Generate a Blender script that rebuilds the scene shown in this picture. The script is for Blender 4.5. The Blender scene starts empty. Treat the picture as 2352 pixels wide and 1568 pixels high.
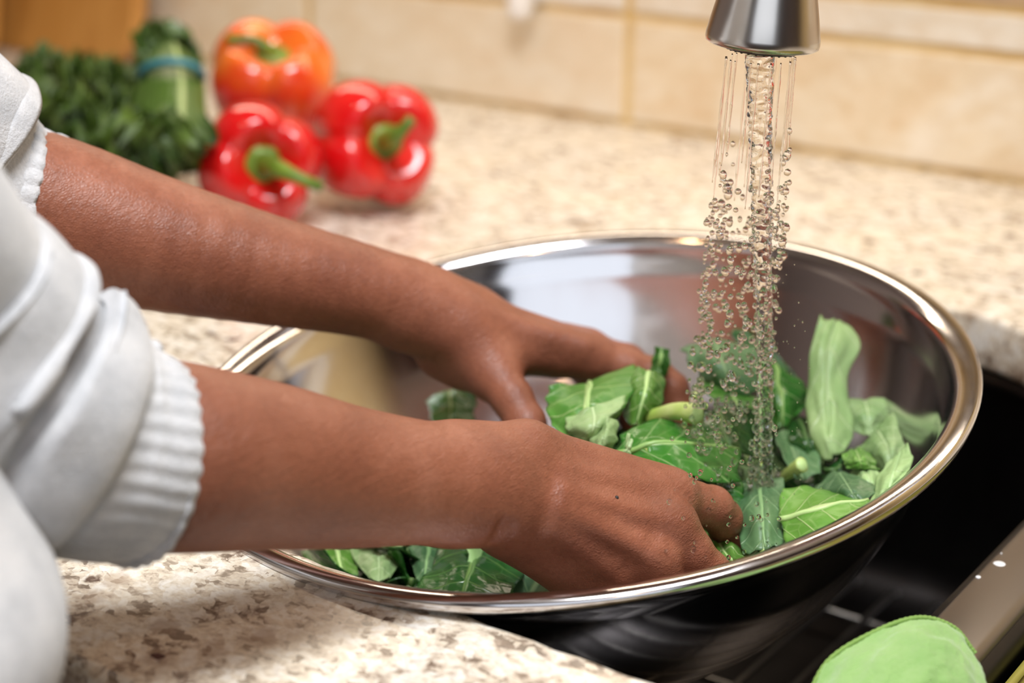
import bpy, bmesh, math, random
import numpy as np
from mathutils import Vector, Matrix, Euler, noise as mnoise
random.seed(7); np.random.seed(7)
S = bpy.context.scene
COL = S.collection
# ------------------------------------------------------------ camera (z = 0 is the counter top, wall at +y)
FPX = 3819.0
CP = Vector((0.4310, -0.6606, 0.3314))
CR = Vector((0.81353966, 0.5814798, 0.00587088))
CU = Vector((-0.19891471, 0.26878331, 0.94243752))
CF = Vector((-0.54643038, 0.7678781, -0.33433077))
cd = bpy.data.cameras.new('camera'); cam = bpy.data.objects.new('camera', cd); COL.objects.link(cam)
cd.sensor_width = 36.0; cd.lens = FPX/2352*36.0; cd.clip_start = .02; cd.clip_end = 50
B_ = -CF
cam.matrix_world = Matrix(((CR.x, CU.x, B_.x, CP.x), (CR.y, CU.y, B_.y, CP.y), (CR.z, CU.z, B_.z, CP.z), (0, 0, 0, 1)))
cd.dof.use_dof = True; cd.dof.focus_distance = 0.725; cd.dof.aperture_fstop = 4.6
S.camera = cam
# ------------------------------------------------------------ world, lights, exposure
w = bpy.data.worlds.new('world'); S.world = w; w.use_nodes = True
w.node_tree.nodes['Background'].inputs[0].default_value = (.55, .6, .7, 1)
w.node_tree.nodes['Background'].inputs[1].default_value = .12
def area(name, loc, target, size, power, color, sy=None):
    l = bpy.data.lights.new(name, 'AREA'); l.energy = power; l.color = color
    l.shape = 'RECTANGLE' if sy else 'SQUARE'; l.size = size
    if sy: l.size_y = sy
    o = bpy.data.objects.new(name, l); COL.objects.link(o); o.location = loc
    o.rotation_euler = (Vector(target)-Vector(loc)).to_track_quat('-Z', 'Y').to_euler()
    return o
area('key_light', (.30, -.35, 1.45), (0, 0, 0), .60, 38, (.95, .97, 1.0), .45)
area('flash_softbox_light', (1.15, -2.0, .95), (0, 0, 0), 1.9, 12, (.84, .91, 1.0), 1.1)
area('under_cabinet_light', (-.35, .46, .485), (-.35, .30, 0), 1.3, 3.7, (1.0, .84, .64), .05)
area('ceiling_bulb_light', (-.55, -.75, 1.5), (-.1, -.1, 0), .07, 3.5, (1.0, .6, .3))
area('ceiling_bulb_light', (.9, -1.2, 1.5), (0, 0, 0), .07, 3.5, (1.0, .6, .3))
S.view_settings.view_transform = 'Standard'; S.view_settings.look = 'None'
S.view_settings.gamma = 1; S.view_settings.use_curve_mapping = False
S.view_settings.exposure = -0.3
try:
    S.cycles.use_denoising = True; S.cycles.transmission_bounces = 10; S.cycles.max_bounces = 12
    S.cycles.caustics_reflective = True; S.cycles.sample_clamp_indirect = 4.0; S.cycles.blur_glossy = .6
except Exception: pass

def ray(px, py):
    return CR*((px-1176)/FPX) + CU*((784-py)/FPX) + CF
def at(px, py, d):            # world point at camera depth d behind a pixel of the 2352x1568 frame
    return CP + ray(px, py)*d
def onz(px, py, z):           # world point on the level z
    r = ray(px, py); return CP + r*((z-CP.z)/r.z)
# ------------------------------------------------------------ materials
def mat(name, color=(.8, .8, .8), rough=.5, metal=0, **kw):
    m = bpy.data.materials.new(name); m.use_nodes = True
    b = m.node_tree.nodes['Principled BSDF']
    b.inputs['Base Color'].default_value = (*color, 1); b.inputs['Roughness'].default_value = rough
    b.inputs['Metallic'].default_value = metal
    for k, v in kw.items(): b.inputs[k.replace('_', ' ')].default_value = v
    return m, m.node_tree, b
def node(nt, typ, **kw):
    n = nt.nodes.new(typ)
    for k, v in kw.items():
        if isinstance(v, tuple) and k == 'inp': pass
        setattr(n, k, v)
    return n
def coords(nt, kind='Object', scale=(1, 1, 1), rot=(0, 0, 0)):
    tc = nt.nodes.new('ShaderNodeTexCoord'); mp = nt.nodes.new('ShaderNodeMapping')
    mp.inputs['Scale'].default_value = scale; mp.inputs['Rotation'].default_value = rot
    nt.links.new(tc.outputs[kind], mp.inputs[0]); return mp.outputs[0]
def noise(nt, vec, scale, detail=3, rough=.5, dist=0):
    n = nt.nodes.new('ShaderNodeTexNoise'); n.inputs['Scale'].default_value = scale
    n.inputs['Detail'].default_value = detail; n.inputs['Roughness'].default_value = rough
    n.inputs['Distortion'].default_value = dist
    nt.links.new(vec, n.inputs['Vector']); return n.outputs['Fac']
def ramp(nt, fac, stops, interp='LINEAR'):
    r = nt.nodes.new('ShaderNodeValToRGB'); r.color_ramp.interpolation = interp
    els = r.color_ramp.elements
    while len(els) < len(stops): els.new(.5)
    for e, (p, c) in zip(els, stops):
        e.position = p; e.color = (*c, 1) if len(c) == 3 else c
    nt.links.new(fac, r.inputs[0]); return r.outputs[0]
def mix(nt, fac, a, b, mode='MIX'):
    n = nt.nodes.new('ShaderNodeMix'); n.data_type = 'RGBA'; n.blend_type = mode
    if isinstance(fac, (int, float)): n.inputs[0].default_value = fac
    else: nt.links.new(fac, n.inputs[0])
    for s, v in ((6, a), (7, b)):
        if isinstance(v, tuple): n.inputs[s].default_value = (*v, 1)
        else: nt.links.new(v, n.inputs[s])
    return n.outputs[2]
def mathn(nt, op, a, b=None, c=None):
    n = nt.nodes.new('ShaderNodeMath'); n.operation = op
    for i, v in enumerate((a, b, c)):
        if v is None: continue
        if isinstance(v, (int, float)): n.inputs[i].default_value = v
        else: nt.links.new(v, n.inputs[i])
    return n.outputs[0]
def bump(nt, b, h, strength=.3, dist=.001):
    n = nt.nodes.new('ShaderNodeBump'); n.inputs['Strength'].default_value = strength
    n.inputs['Distance'].default_value = dist
    nt.links.new(h, n.inputs['Height']); nt.links.new(n.outputs[0], b.inputs['Normal']); return n

# granite
GRAN, nt, b = mat('granite', rough=.22)
v = coords(nt)
vs = coords(nt, 'Object', (1, 1.35, 1), (0, 0, .5))
wn = nt.nodes.new('ShaderNodeTexNoise'); wn.inputs['Scale'].default_value = 90; wn.inputs['Detail'].default_value = 3; nt.links.new(v, wn.inputs['Vector'])
wq = nt.nodes.new('ShaderNodeVectorMath'); wq.operation = 'MULTIPLY_ADD'; nt.links.new(wn.outputs['Color'], wq.inputs[0])
wq.inputs[1].default_value = (.016,)*3; nt.links.new(vs, wq.inputs[2])
cv = nt.nodes.new('ShaderNodeTexVoronoi'); cv.inputs['Scale'].default_value = 200; nt.links.new(wq.outputs[0], cv.inputs['Vector'])
cs = nt.nodes.new('ShaderNodeSeparateColor'); nt.links.new(cv.outputs['Color'], cs.inputs[0])
n1 = noise(nt, vs, 60, 6, .66, .5); n2 = noise(nt, vs, 260, 4, .6, .4); n3 = noise(nt, v, 16, 3)
pick = mathn(nt, 'ADD', mathn(nt, 'MULTIPLY', cs.outputs[0], .34), mathn(nt, 'MULTIPLY', mathn(nt, 'SUBTRACT', n1, .30), 1.35))
c = ramp(nt, pick, [(.20, (.16, .115, .085)), (.27, (.34, .27, .21)), (.34, (.58, .50, .41)), (.41, (.70, .62, .50)), (.50, (.77, .72, .63)), (.66, (.83, .81, .76))])
c = mix(nt, .45, c, ramp(nt, n2, [(.32, (.42, .34, .28)), (.46, (.82, .76, .70)), (.55, (1, .99, .97))]), 'MULTIPLY')
c = mix(nt, ramp(nt, n3, [(.40, (0, 0, 0)), (.7, (.4,)*3)]), c, (.86, .76, .58))
vo = nt.nodes.new('ShaderNodeTexVoronoi'); vo.inputs['Scale'].default_value = 55; vo.inputs['Randomness'].default_value = 1
wv = nt.nodes.new('ShaderNodeVectorMath'); wv.operation = 'MULTIPLY_ADD'
nn = nt.nodes.new('ShaderNodeTexNoise'); nn.inputs['Scale'].default_value = 160; nt.links.new(v, nn.inputs['Vector'])
nt.links.new(nn.outputs['Color'], wv.inputs[0]); wv.inputs[1].default_value = (.012,)*3; nt.links.new(v, wv.inputs[2])
nt.links.new(wv.outputs[0], vo.inputs['Vector'])
sel = nt.nodes.new('ShaderNodeSeparateColor'); nt.links.new(vo.outputs['Color'], sel.inputs[0])
dk = mathn(nt, 'MULTIPLY', ramp(nt, vo.outputs['Distance'], [(.16, (1, 1, 1)), (.26, (0, 0, 0))]), mathn(nt, 'GREATER_THAN', sel.outputs[0], .72))
dk2 = mathn(nt, 'MULTIPLY', ramp(nt, vo.outputs['Distance'], [(.3, (1, 1, 1)), (.5, (0, 0, 0))]), mathn(nt, 'GREATER_THAN', sel.outputs[1], .78))
c = mix(nt, mathn(nt, 'MULTIPLY', dk2, .5), c, (.38, .28, .2))
c = mix(nt, dk, c, (.055, .018, .012))
nt.links.new(c, b.inputs['Base Color'])

# travertine tiles
def tile_mat(name, c1, c2, c3):
    m, nt, b = mat(name, rough=.35)
    oi = nt.nodes.new('ShaderNodeObjectInfo')
    v0 = coords(nt, 'Object', (1, 1, 1.6))
    ad = nt.nodes.new('ShaderNodeVectorMath'); ad.operation = 'ADD'
    nt.links.new(v0, ad.inputs[0]); nt.links.new(oi.outputs['Random'], ad.inputs[1])
    a = noise(nt, ad.outputs[0], 9, 5, .6, .8); a2 = noise(nt, ad.outputs[0], 40, 4, .6)
    c = ramp(nt, a, [(.35, c1), (.5, c2), (.68, c3)])
    c = mix(nt, ramp(nt, a2, [(.35, (.35,)*3), (.6, (0,)*3)]), c, (.6, .42, .2))
    c = mix(nt, mathn(nt, 'MULTIPLY', oi.outputs['Random'], .45), c, c3)
    nt.links.new(c, b.inputs['Base Color']); bump(nt, b, a2, .2, .001); return m
TILE = tile_mat('travertine', (.76, .60, .41), (.82, .71, .54), (.86, .79, .67))
TILEW = tile_mat('pale_travertine', (.80, .74, .64), (.84, .80, .72), (.86, .83, .78))
TILEB = tile_mat('tan_travertine', (.50, .36, .24), (.58, .44, .31), (.62, .48, .34))
GROUT, nt, b = mat('grout', (.62, .45, .2), .8)
nt.links.new(ramp(nt, noise(nt, coords(nt), 12, 3), [(.35, (.56, .36, .12)), (.65, (.72, .55, .28))]), b.inputs['Base Color'])

# steels
def steel(name, col, rough, aniso=0, streak=None, var=.06):
    m, nt, b = mat(name, col, rough, 1.0)
    b.inputs['Anisotropic'].default_value = aniso
    v = coords(nt, 'Object', streak or (1, 1, 1))
    n = noise(nt, v, 60, 4, .6)
    r = nt.nodes.new('ShaderNodeMapRange'); r.inputs[3].default_value = max(.01, rough-var); r.inputs[4].default_value = rough+var
    nt.links.new(n, r.inputs[0]); nt.links.new(r.outputs[0], b.inputs['Roughness'])
    bump(nt, b, n, .06, .0004); return m
BOWL = steel('polished_steel', (.66, .64, .65), .13, 0, (1, 1, .15), .05)
BRUSH = steel('brushed_nickel', (.62, .585, .55), .24, 0, (1, 1, .03))
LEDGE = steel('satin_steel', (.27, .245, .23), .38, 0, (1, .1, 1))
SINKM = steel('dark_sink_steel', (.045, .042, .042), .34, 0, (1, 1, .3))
GRIDM = steel('grid_wire_steel', (.20, .19, .18), .35)
BLACKM, _, _ = mat('black_rubber', (.012, .012, .012), .5)

# skin
SKIN, nt, b = mat('skin', (.34, .13, .07), .42)
v = coords(nt)
at_ = nt.nodes.new('ShaderNodeAttribute'); at_.attribute_name = 'pigment_shade'
n1 = noise(nt, v, 28, 4, .6); n2 = noise(nt, v, 420, 3, .6)
c = ramp(nt, n1, [(.3, (.215, .070, .038)), (.55, (.29, .102, .056)), (.75, (.365, .145, .088))])
c = mix(nt, .35, c, ramp(nt, n2, [(.3, (.55, .5, .48)), (.62, (1, 1, 1))]), 'MULTIPLY')
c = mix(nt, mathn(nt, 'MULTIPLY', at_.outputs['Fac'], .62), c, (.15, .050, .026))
nt.links.new(c, b.inputs['Base Color'])
b.inputs['Subsurface Weight'].default_value = .12; b.inputs['Subsurface Radius'].default_value = (.006, .0022, .001)
b.inputs['Subsurface Scale'].default_value = 1.0; b.inputs['Specular IOR Level'].default_value = .42
vo = nt.nodes.new('ShaderNodeTexVoronoi'); vo.feature = 'DISTANCE_TO_EDGE'; vo.inputs['Scale'].default_value = 900
vv = coords(nt, 'Object', (1, .5, 1), (0, 0, .7)); nt.links.new(vv, vo.inputs['Vector'])
wa = noise(nt, coords(nt, 'Object', (1, .22, .8), (0, 0, .55)), 520, 3, .6, .3)
h = mathn(nt, 'ADD', mathn(nt, 'MULTIPLY', vo.outputs['Distance'], 1.1), mathn(nt, 'MULTIPLY', wa, 1.3))
cr = mathn(nt, 'MULTIPLY', noise(nt, coords(nt, 'Object', (1, .35, 1), (.3, 0, 1.0)), 210, 4, .6, .8), mathn(nt, 'MULTIPLY', at_.outputs['Fac'], 3.6))
h = mathn(nt, 'ADD', h, cr)
bump(nt, b, h, .55, .0005)

# knit wool
def wool(name, rib=0):
    m, nt, b = mat(name, (.60, .61, .63), .95)
    v = coords(nt, 'UV', (1, 1, 1)); vo_ = coords(nt)
    n1 = noise(nt, vo_, 45, 4, .6); n2 = noise(nt, vo_, 600, 3, .7)
    c = ramp(nt, n1, [(.3, (.46, .475, .50)), (.55, (.60, .61, .63)), (.75, (.68, .68, .69))])
    c = mix(nt, .4, c, ramp(nt, n2, [(.3, (.72,)*3), (.6, (1,)*3)]), 'MULTIPLY')
    nt.links.new(c, b.inputs['Base Color']); b.inputs['Sheen Weight'].default_value = .35
    bump(nt, b, n2, .6, .0012); return m
WOOL = wool('grey_wool')

# greens
def leafmat(name, blade, blade2, vein, rough, trans=.15, veinw=.014):
    m, nt, b = mat(name, blade, rough)
    tc = nt.nodes.new('ShaderNodeTexCoord'); sx = nt.nodes.new('ShaderNodeSeparateXYZ'); nt.links.new(tc.outputs['UV'], sx.inputs[0])
    oi = nt.nodes.new('ShaderNodeObjectInfo')
    nz = noise(nt, coords(nt), 30, 3)
    u, vv = sx.outputs[0], sx.outputs[1]
    wob = mathn(nt, 'MULTIPLY', mathn(nt, 'SUBTRACT', nz, .5), .22)
    dv = mathn(nt, 'ABSOLUTE', mathn(nt, 'ADD', mathn(nt, 'SUBTRACT', vv, .5), mathn(nt, 'MULTIPLY', wob, .3)))
    mid = ramp(nt, dv, [(0, (1, 1, 1)), (veinw, (.9,)*3), (veinw*2.2, (0,)*3)])
    ph = mathn(nt, 'ADD', mathn(nt, 'SUBTRACT', mathn(nt, 'MULTIPLY', u, 3.6), mathn(nt, 'MULTIPLY', dv, 2.4)), mathn(nt, 'ADD', wob, oi.outputs['Random']))
    fr = mathn(nt, 'ABSOLUTE', mathn(nt, 'SUBTRACT', mathn(nt, 'FRACT', ph), .5))
    side = ramp(nt, fr, [(0, (.75,)*3), (.02, (.5,)*3), (.055, (0,)*3)])
    ve = nt.nodes.new('ShaderNodeTexVoronoi'); ve.feature = 'DISTANCE_TO_EDGE'; ve.inputs['Scale'].default_value = 95
    nt.links.new(coords(nt), ve.inputs['Vector'])
    net = ramp(nt, ve.outputs['Distance'], [(0, (.14,)*3), (.06, (0,)*3)])
    vn = mathn(nt, 'MAXIMUM', mid, mathn(nt, 'MAXIMUM', side, net))
    c = ramp(nt, noise(nt, coords(nt), 22, 4, .6), [(.35, blade), (.68, blade2)])
    hs = nt.nodes.new('ShaderNodeHueSaturation'); nt.links.new(c, hs.inputs['Color'])
    mr = nt.nodes.new('ShaderNodeMapRange'); mr.inputs[3].default_value = .75; mr.inputs[4].default_value = 1.25
    nt.links.new(oi.outputs['Random'], mr.inputs[0]); nt.links.new(mr.outputs[0], hs.inputs['Value'])
    c = mix(nt, vn, hs.outputs[0], vein)
    nt.links.new(c, b.inputs['Base Color'])
    bump(nt, b, mathn(nt, 'ADD', vn, mathn(nt, 'MULTIPLY', noise(nt, coords(nt), 120, 3), .8)), .5, .0012)
    tr = nt.nodes.new('ShaderNodeBsdfTranslucent'); nt.links.new(c, tr.inputs[0])
    ms = nt.nodes.new('ShaderNodeMixShader'); ms.inputs[0].default_value = trans
    out = nt.nodes['Material Output']
    nt.links.new(b.outputs[0], ms.inputs[1]); nt.links.new(tr.outputs[0], ms.inputs[2]); nt.links.new(ms.outputs[0], out.inputs[0])
    return m
LEAF = {
 'wet': leafmat('wet_leaf', (.022, .125, .018), (.045, .20, .022), (.34, .52, .20), .2),
 'mid': leafmat('leaf', (.04, .155, .025), (.10, .27, .04), (.42, .58, .22), .33),
 'bright': leafmat('bright_leaf', (.07, .215, .025), (.14, .32, .05), (.50, .64, .28), .3),
 'pale': leafmat('leaf_underside', (.22, .38, .14), (.35, .50, .22), (.52, .68, .36), .42),
 'grey': leafmat('grey_green_leaf', (.055, .145, .06), (.12, .24, .10), (.26, .42, .20), .36),
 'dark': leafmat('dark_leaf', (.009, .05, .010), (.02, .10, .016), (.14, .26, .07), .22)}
STEMC, nt, b = mat('leaf_stalk', (.42, .56, .12), .35)
nt.links.new(ramp(nt, noise(nt, coords(nt), 60, 3), [(.35, (.36, .52, .09)), (.7, (.62, .72, .28))]), b.inputs['Base Color'])
b.inputs['Subsurface Weight'].default_value = .1; b.inputs['Subsurface Radius'].default_value = (.003, .004, .001)

def pepper_mat(name, c1, c2):
    m, nt, b = mat(name, c1, .16)
    nt.links.new(ramp(nt, noise(nt, coords(nt), 13, 2), [(.45, c1), (.7, c2)]), b.inputs['Base Color'])
    b.inputs['Coat Weight'].default_value = .5; b.inputs['Coat Roughness'].default_value = .12
    b.inputs['Subsurface Weight'].default_value = .08; b.inputs['Subsurface Radius'].default_value = (.006, .001, .0005)
    return m
PEP = pepper_mat('red_pepper_skin', (.62, .006, .008), (.70, .018, .012))
PEPO = pepper_mat('orange_red_pepper_skin', (.64, .014, .008), (.80, .22, .02))
PSTEM, nt, b = mat('pepper_stem', (.16, .28, .03), .45)
nt.links.new(ramp(nt, noise(nt, coords(nt), 40, 3), [(.35, (.05, .12, .008)), (.7, (.19, .28, .025))]), b.inputs['Base Color'])
KALE, nt, b = mat('kale_leaf', (.035, .10, .015), .5)
nt.links.new(ramp(nt, noise(nt, coords(nt), 35, 3), [(.35, (.018, .05, .004)), (.7, (.09, .155, .012))]), b.inputs['Base Color'])
KSTEM, _, _ = mat('kale_stalk', (.07, .13, .02), .35)
KSTEM2, _, _ = mat('pale_kale_stalk', (.36, .45, .18), .4)
BAND, _, _ = mat('blue_rubber', (.03, .20, .26), .45)
WATER, nt, b = mat('water', (1, 1, 1), .0); b.inputs['Transmission Weight'].default_value = 1; b.inputs['IOR'].default_value = 1.333
WOOD, nt, b = mat('orange_wood', (.5, .26, .08), .4)
nt.links.new(ramp(nt, noise(nt, coords(nt, 'Object', (1, 1, .12)), 40, 4, .6, .5), [(.3, (.42, .18, .035)), (.7, (.58, .29, .075))]), b.inputs['Base Color'])
CABM, nt, b = mat('dark_cabinet_wood', (.07, .03, .018), .35)
nt.links.new(ramp(nt, noise(nt, coords(nt, 'Object', (1, 1, .1)), 20, 4), [(.3, (.05, .018, .012)), (.7, (.10, .042, .024))]), b.inputs['Base Color'])
PAINT, _, _ = mat('wall_paint', (.42, .34, .30), .8)
CEIL, _, _ = mat('ceiling_paint', (.75, .74, .72), .9)
FLOORM, nt, b = mat('floor_wood', (.16, .08, .04), .4)
nt.links.new(ramp(nt, noise(nt, coords(nt, 'Object', (1, .1, 1)), 10, 4), [(.3, (.10, .05, .025)), (.7, (.2, .1, .05))]), b.inputs['Base Color'])
CLOTH, nt, b = mat('green_cloth', (.30, .62, .16), .9)
vv = coords(nt, 'UV'); wv = nt.nodes.new('ShaderNodeTexWave'); wv.inputs['Scale'].default_value = 26; wv.inputs['Distortion'].default_value = 2.2
wv.inputs['Detail'].default_value = 3; wv.inputs['Detail Scale'].default_value = 4; nt.links.new(vv, wv.inputs['Vector'])
nt.links.new(mix(nt, mathn(nt, 'MULTIPLY', noise(nt, coords(nt), 45, 4), .9), (.22, .45, .11), (.44, .68, .25)), b.inputs['Base Color'])
b.inputs['Sheen Weight'].default_value = .4
bump(nt, b, mathn(nt, 'ADD', wv.outputs['Fac'], noise(nt, coords(nt), 700, 2)), .55, .0012)
CLOTHE, _, _ = mat('cloth_stitching', (.20, .34, .08), .9)
YELL, _, _ = mat('yellow_plastic', (.26, .23, .04), .5)
WHITE, _, _ = mat('white_plastic', (.85, .84, .83), .35)
SOAP, _, _ = mat('soap_foam', (.82, .82, .82), .5)

# ------------------------------------------------------------ mesh helpers
def link(name, me, m=None, parent=None, smooth=True):
    o = bpy.data.objects.new(name, me); COL.objects.link(o)
    if m: me.materials.append(m)
    if smooth: me.polygons.foreach_set('use_smooth', [True]*len(me.polygons))
    if parent:
        o.parent = parent; o.matrix_parent_inverse = Matrix.Identity(4)
        o.location = -Vector(parent.location) if parent.get('_abs') else (0, 0, 0)
    return o
def mesh(name, vs, fs, m=None, parent=None, smooth=True, uv=None):
    me = bpy.data.meshes.new(name); me.from_pydata([tuple(x) for x in vs], [], fs); me.update()
    if uv is not None:
        l = me.uv_layers.new(name='UVMap')
        idx = np.empty(len(me.loops), int); me.loops.foreach_get('vertex_index', idx)
        l.data.foreach_set('uv', np.asarray(uv, float)[idx].ravel())
    return link(name, me, m, parent, smooth)
def tag(o, label=None, cat=None, group=None, kind=None):
    if label: o['label'] = label
    if cat: o['category'] = cat
    if group: o['group'] = group
    if kind: o['kind'] = kind
    return o
def empty(name, loc, label, cat, group=None):
    o = bpy.data.objects.new(name, None); COL.objects.link(o); o.location = loc; o.empty_display_size = .01
    o['_abs'] = 1
    return tag(o, label, cat, group)
def box(name, lo, hi, m, parent=None, bev=0.0, seg=2, smooth=False):
    bm = bmesh.new(); bmesh.ops.create_cube(bm, size=1)
    lo = Vector(lo); hi = Vector(hi)
    for q in bm.verts: q.co = Vector(((lo+hi)[i]/2 + q.co[i]*(hi-lo)[i] for i in range(3)))
    if bev: bmesh.ops.bevel(bm, geom=list(bm.edges), offset=bev, segments=seg, affect='EDGES', profile=.5)
    me = bpy.data.meshes.new(name); bm.to_mesh(me); bm.free(); return link(name, me, m, parent, smooth)
def frames(pts):
    """parallel transported frames along a polyline"""
    pts = [Vector(p) for p in pts]; out = []; n = len(pts)
    T = [(pts[min(i+1, n-1)]-pts[max(i-1, 0)]).normalized() for i in range(n)]
    a = Vector((0, 0, 1)) if abs(T[0].z) < .9 else Vector((1, 0, 0))
    u = (a - T[0]*a.dot(T[0])).normalized()
    for i in range(n):
        u = (u - T[i]*u.dot(T[i])).normalized(); out.append((T[i], u, T[i].cross(u)))
    return out
def catmull(P, n):
    P = np.asarray(P, float); k = len(P); out = []
    ts = np.linspace(0, k-1, n)
    E = np.vstack([2*P[0]-P[1], P, 2*P[-1]-P[-2]])
    i = np.minimum(ts.astype(int), k-2); t = (ts-i)[:, None]
    p0, p1, p2, p3 = E[i], E[i+1], E[i+2], E[i+3]
    return .5*((2*p1)+(-p0+p2)*t+(2*p0-5*p1+4*p2-p3)*t**2+(-p0+3*p1-3*p2+p3)*t**3)
def tube(name, pts, rad, m, parent=None, seg=12, n=None, disp=None, cap=True):
    """tube through pts; rad is a number or a list"""
    P = np.array([list(p) for p in pts], float)
    Rr = np.full(len(P), rad) if isinstance(rad, (int, float)) else np.array(rad, float)
    if n:
        q = catmull(np.hstack([P, Rr[:, None]]), n); P, Rr = q[:, :3], q[:, 3]
    fr = frames([Vector(p) for p in P]); vs = []; uv = []
    for i, (T, u, v_) in enumerate(fr):
        for j in range(seg):
            a = 2*math.pi*j/seg
            r = Rr[i] if disp is None else disp(i/(len(P)-1), a, Rr[i])
            vs.append(Vector(P[i]) + (u*math.cos(a)+v_*math.sin(a))*r); uv.append((i/(len(P)-1), j/seg))
    fs = [(i*seg+j, i*seg+(j+1) % seg, (i+1)*seg+(j+1) % seg, (i+1)*seg+j) for i in range(len(P)-1) for j in range(seg)]
    if cap: fs += [tuple(range(seg))[::-1], tuple((len(P)-1)*seg+j for j in range(seg))]
    return mesh(name, vs, fs, m, parent, True, uv)
def lathe(name, prof, c, ax, m, parent=None, seg=64, closed=False):
    c = Vector(c); ax = Vector(ax).normalized(); u = ax.orthogonal().normalized(); v_ = ax.cross(u)
    vs = [c + ax*h + (u*math.cos(2*math.pi*j/seg)+v_*math.sin(2*math.pi*j/seg))*max(r, 1e-5) for r, h in prof for j in range(seg)]
    k = len(prof)
    fs = [(i*seg+j, i*seg+(j+1) % seg, ((i+1) % k)*seg+(j+1) % seg, ((i+1) % k)*seg+j) for i in range(k if closed else k-1) for j in range(seg)]
    o = mesh(name, vs, fs, m, parent)
    bm = bmesh.new(); bm.from_mesh(o.data); bmesh.ops.remove_doubles(bm, verts=bm.verts, dist=1e-5)
    bmesh.ops.recalc_face_normals(bm, faces=bm.faces); bm.to_mesh(o.data); bm.free()
    return o
def rrect(x0, x1, y0, y1, rs, n=10):
    """rounded rectangle, rs radii for corners (x1,y1),(x0,y1),(x0,y0),(x1,y0)"""
    out = []
    for (cx, cy, sx, sy, a0), r in zip(((x1, y1, 1, 1, 0), (x0, y1, -1, 1, 90), (x0, y0, -1, -1, 180), (x1, y0, 1, -1, 270)), rs):
        for k in range(n+1):
            a = math.radians(a0+90*k/n); out.append((cx-sx*r+r*math.cos(a), cy-sy*r+r*math.sin(a)))
    return out
def flat_slab(name, loops, z0, z1, bev, m, parent=None):
    cu = bpy.data.curves.new(name, 'CURVE'); cu.dimensions = '2D'; cu.fill_mode = 'BOTH'
    cu.extrude = (z1-z0)/2-bev; cu.bevel_depth = bev; cu.bevel_resolution = 2
    for lp in loops:
        sp = cu.splines.new('POLY'); sp.points.add(len(lp)-1); sp.use_cyclic_u = True
        for p, (x, y) in zip(sp.points, lp): p.co = (x, y, 0, 1)
    t = bpy.data.objects.new('tmp', cu); COL.objects.link(t); t.location = (0, 0, 0)
    dg = bpy.context.evaluated_depsgraph_get(); me = bpy.data.meshes.new_from_object(t.evaluated_get(dg))
    COL.objects.unlink(t); bpy.data.objects.remove(t)
    for q in me.vertices: q.co.z += (z0+z1)/2
    me.name = name; return link(name, me, m, parent, False)

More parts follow.
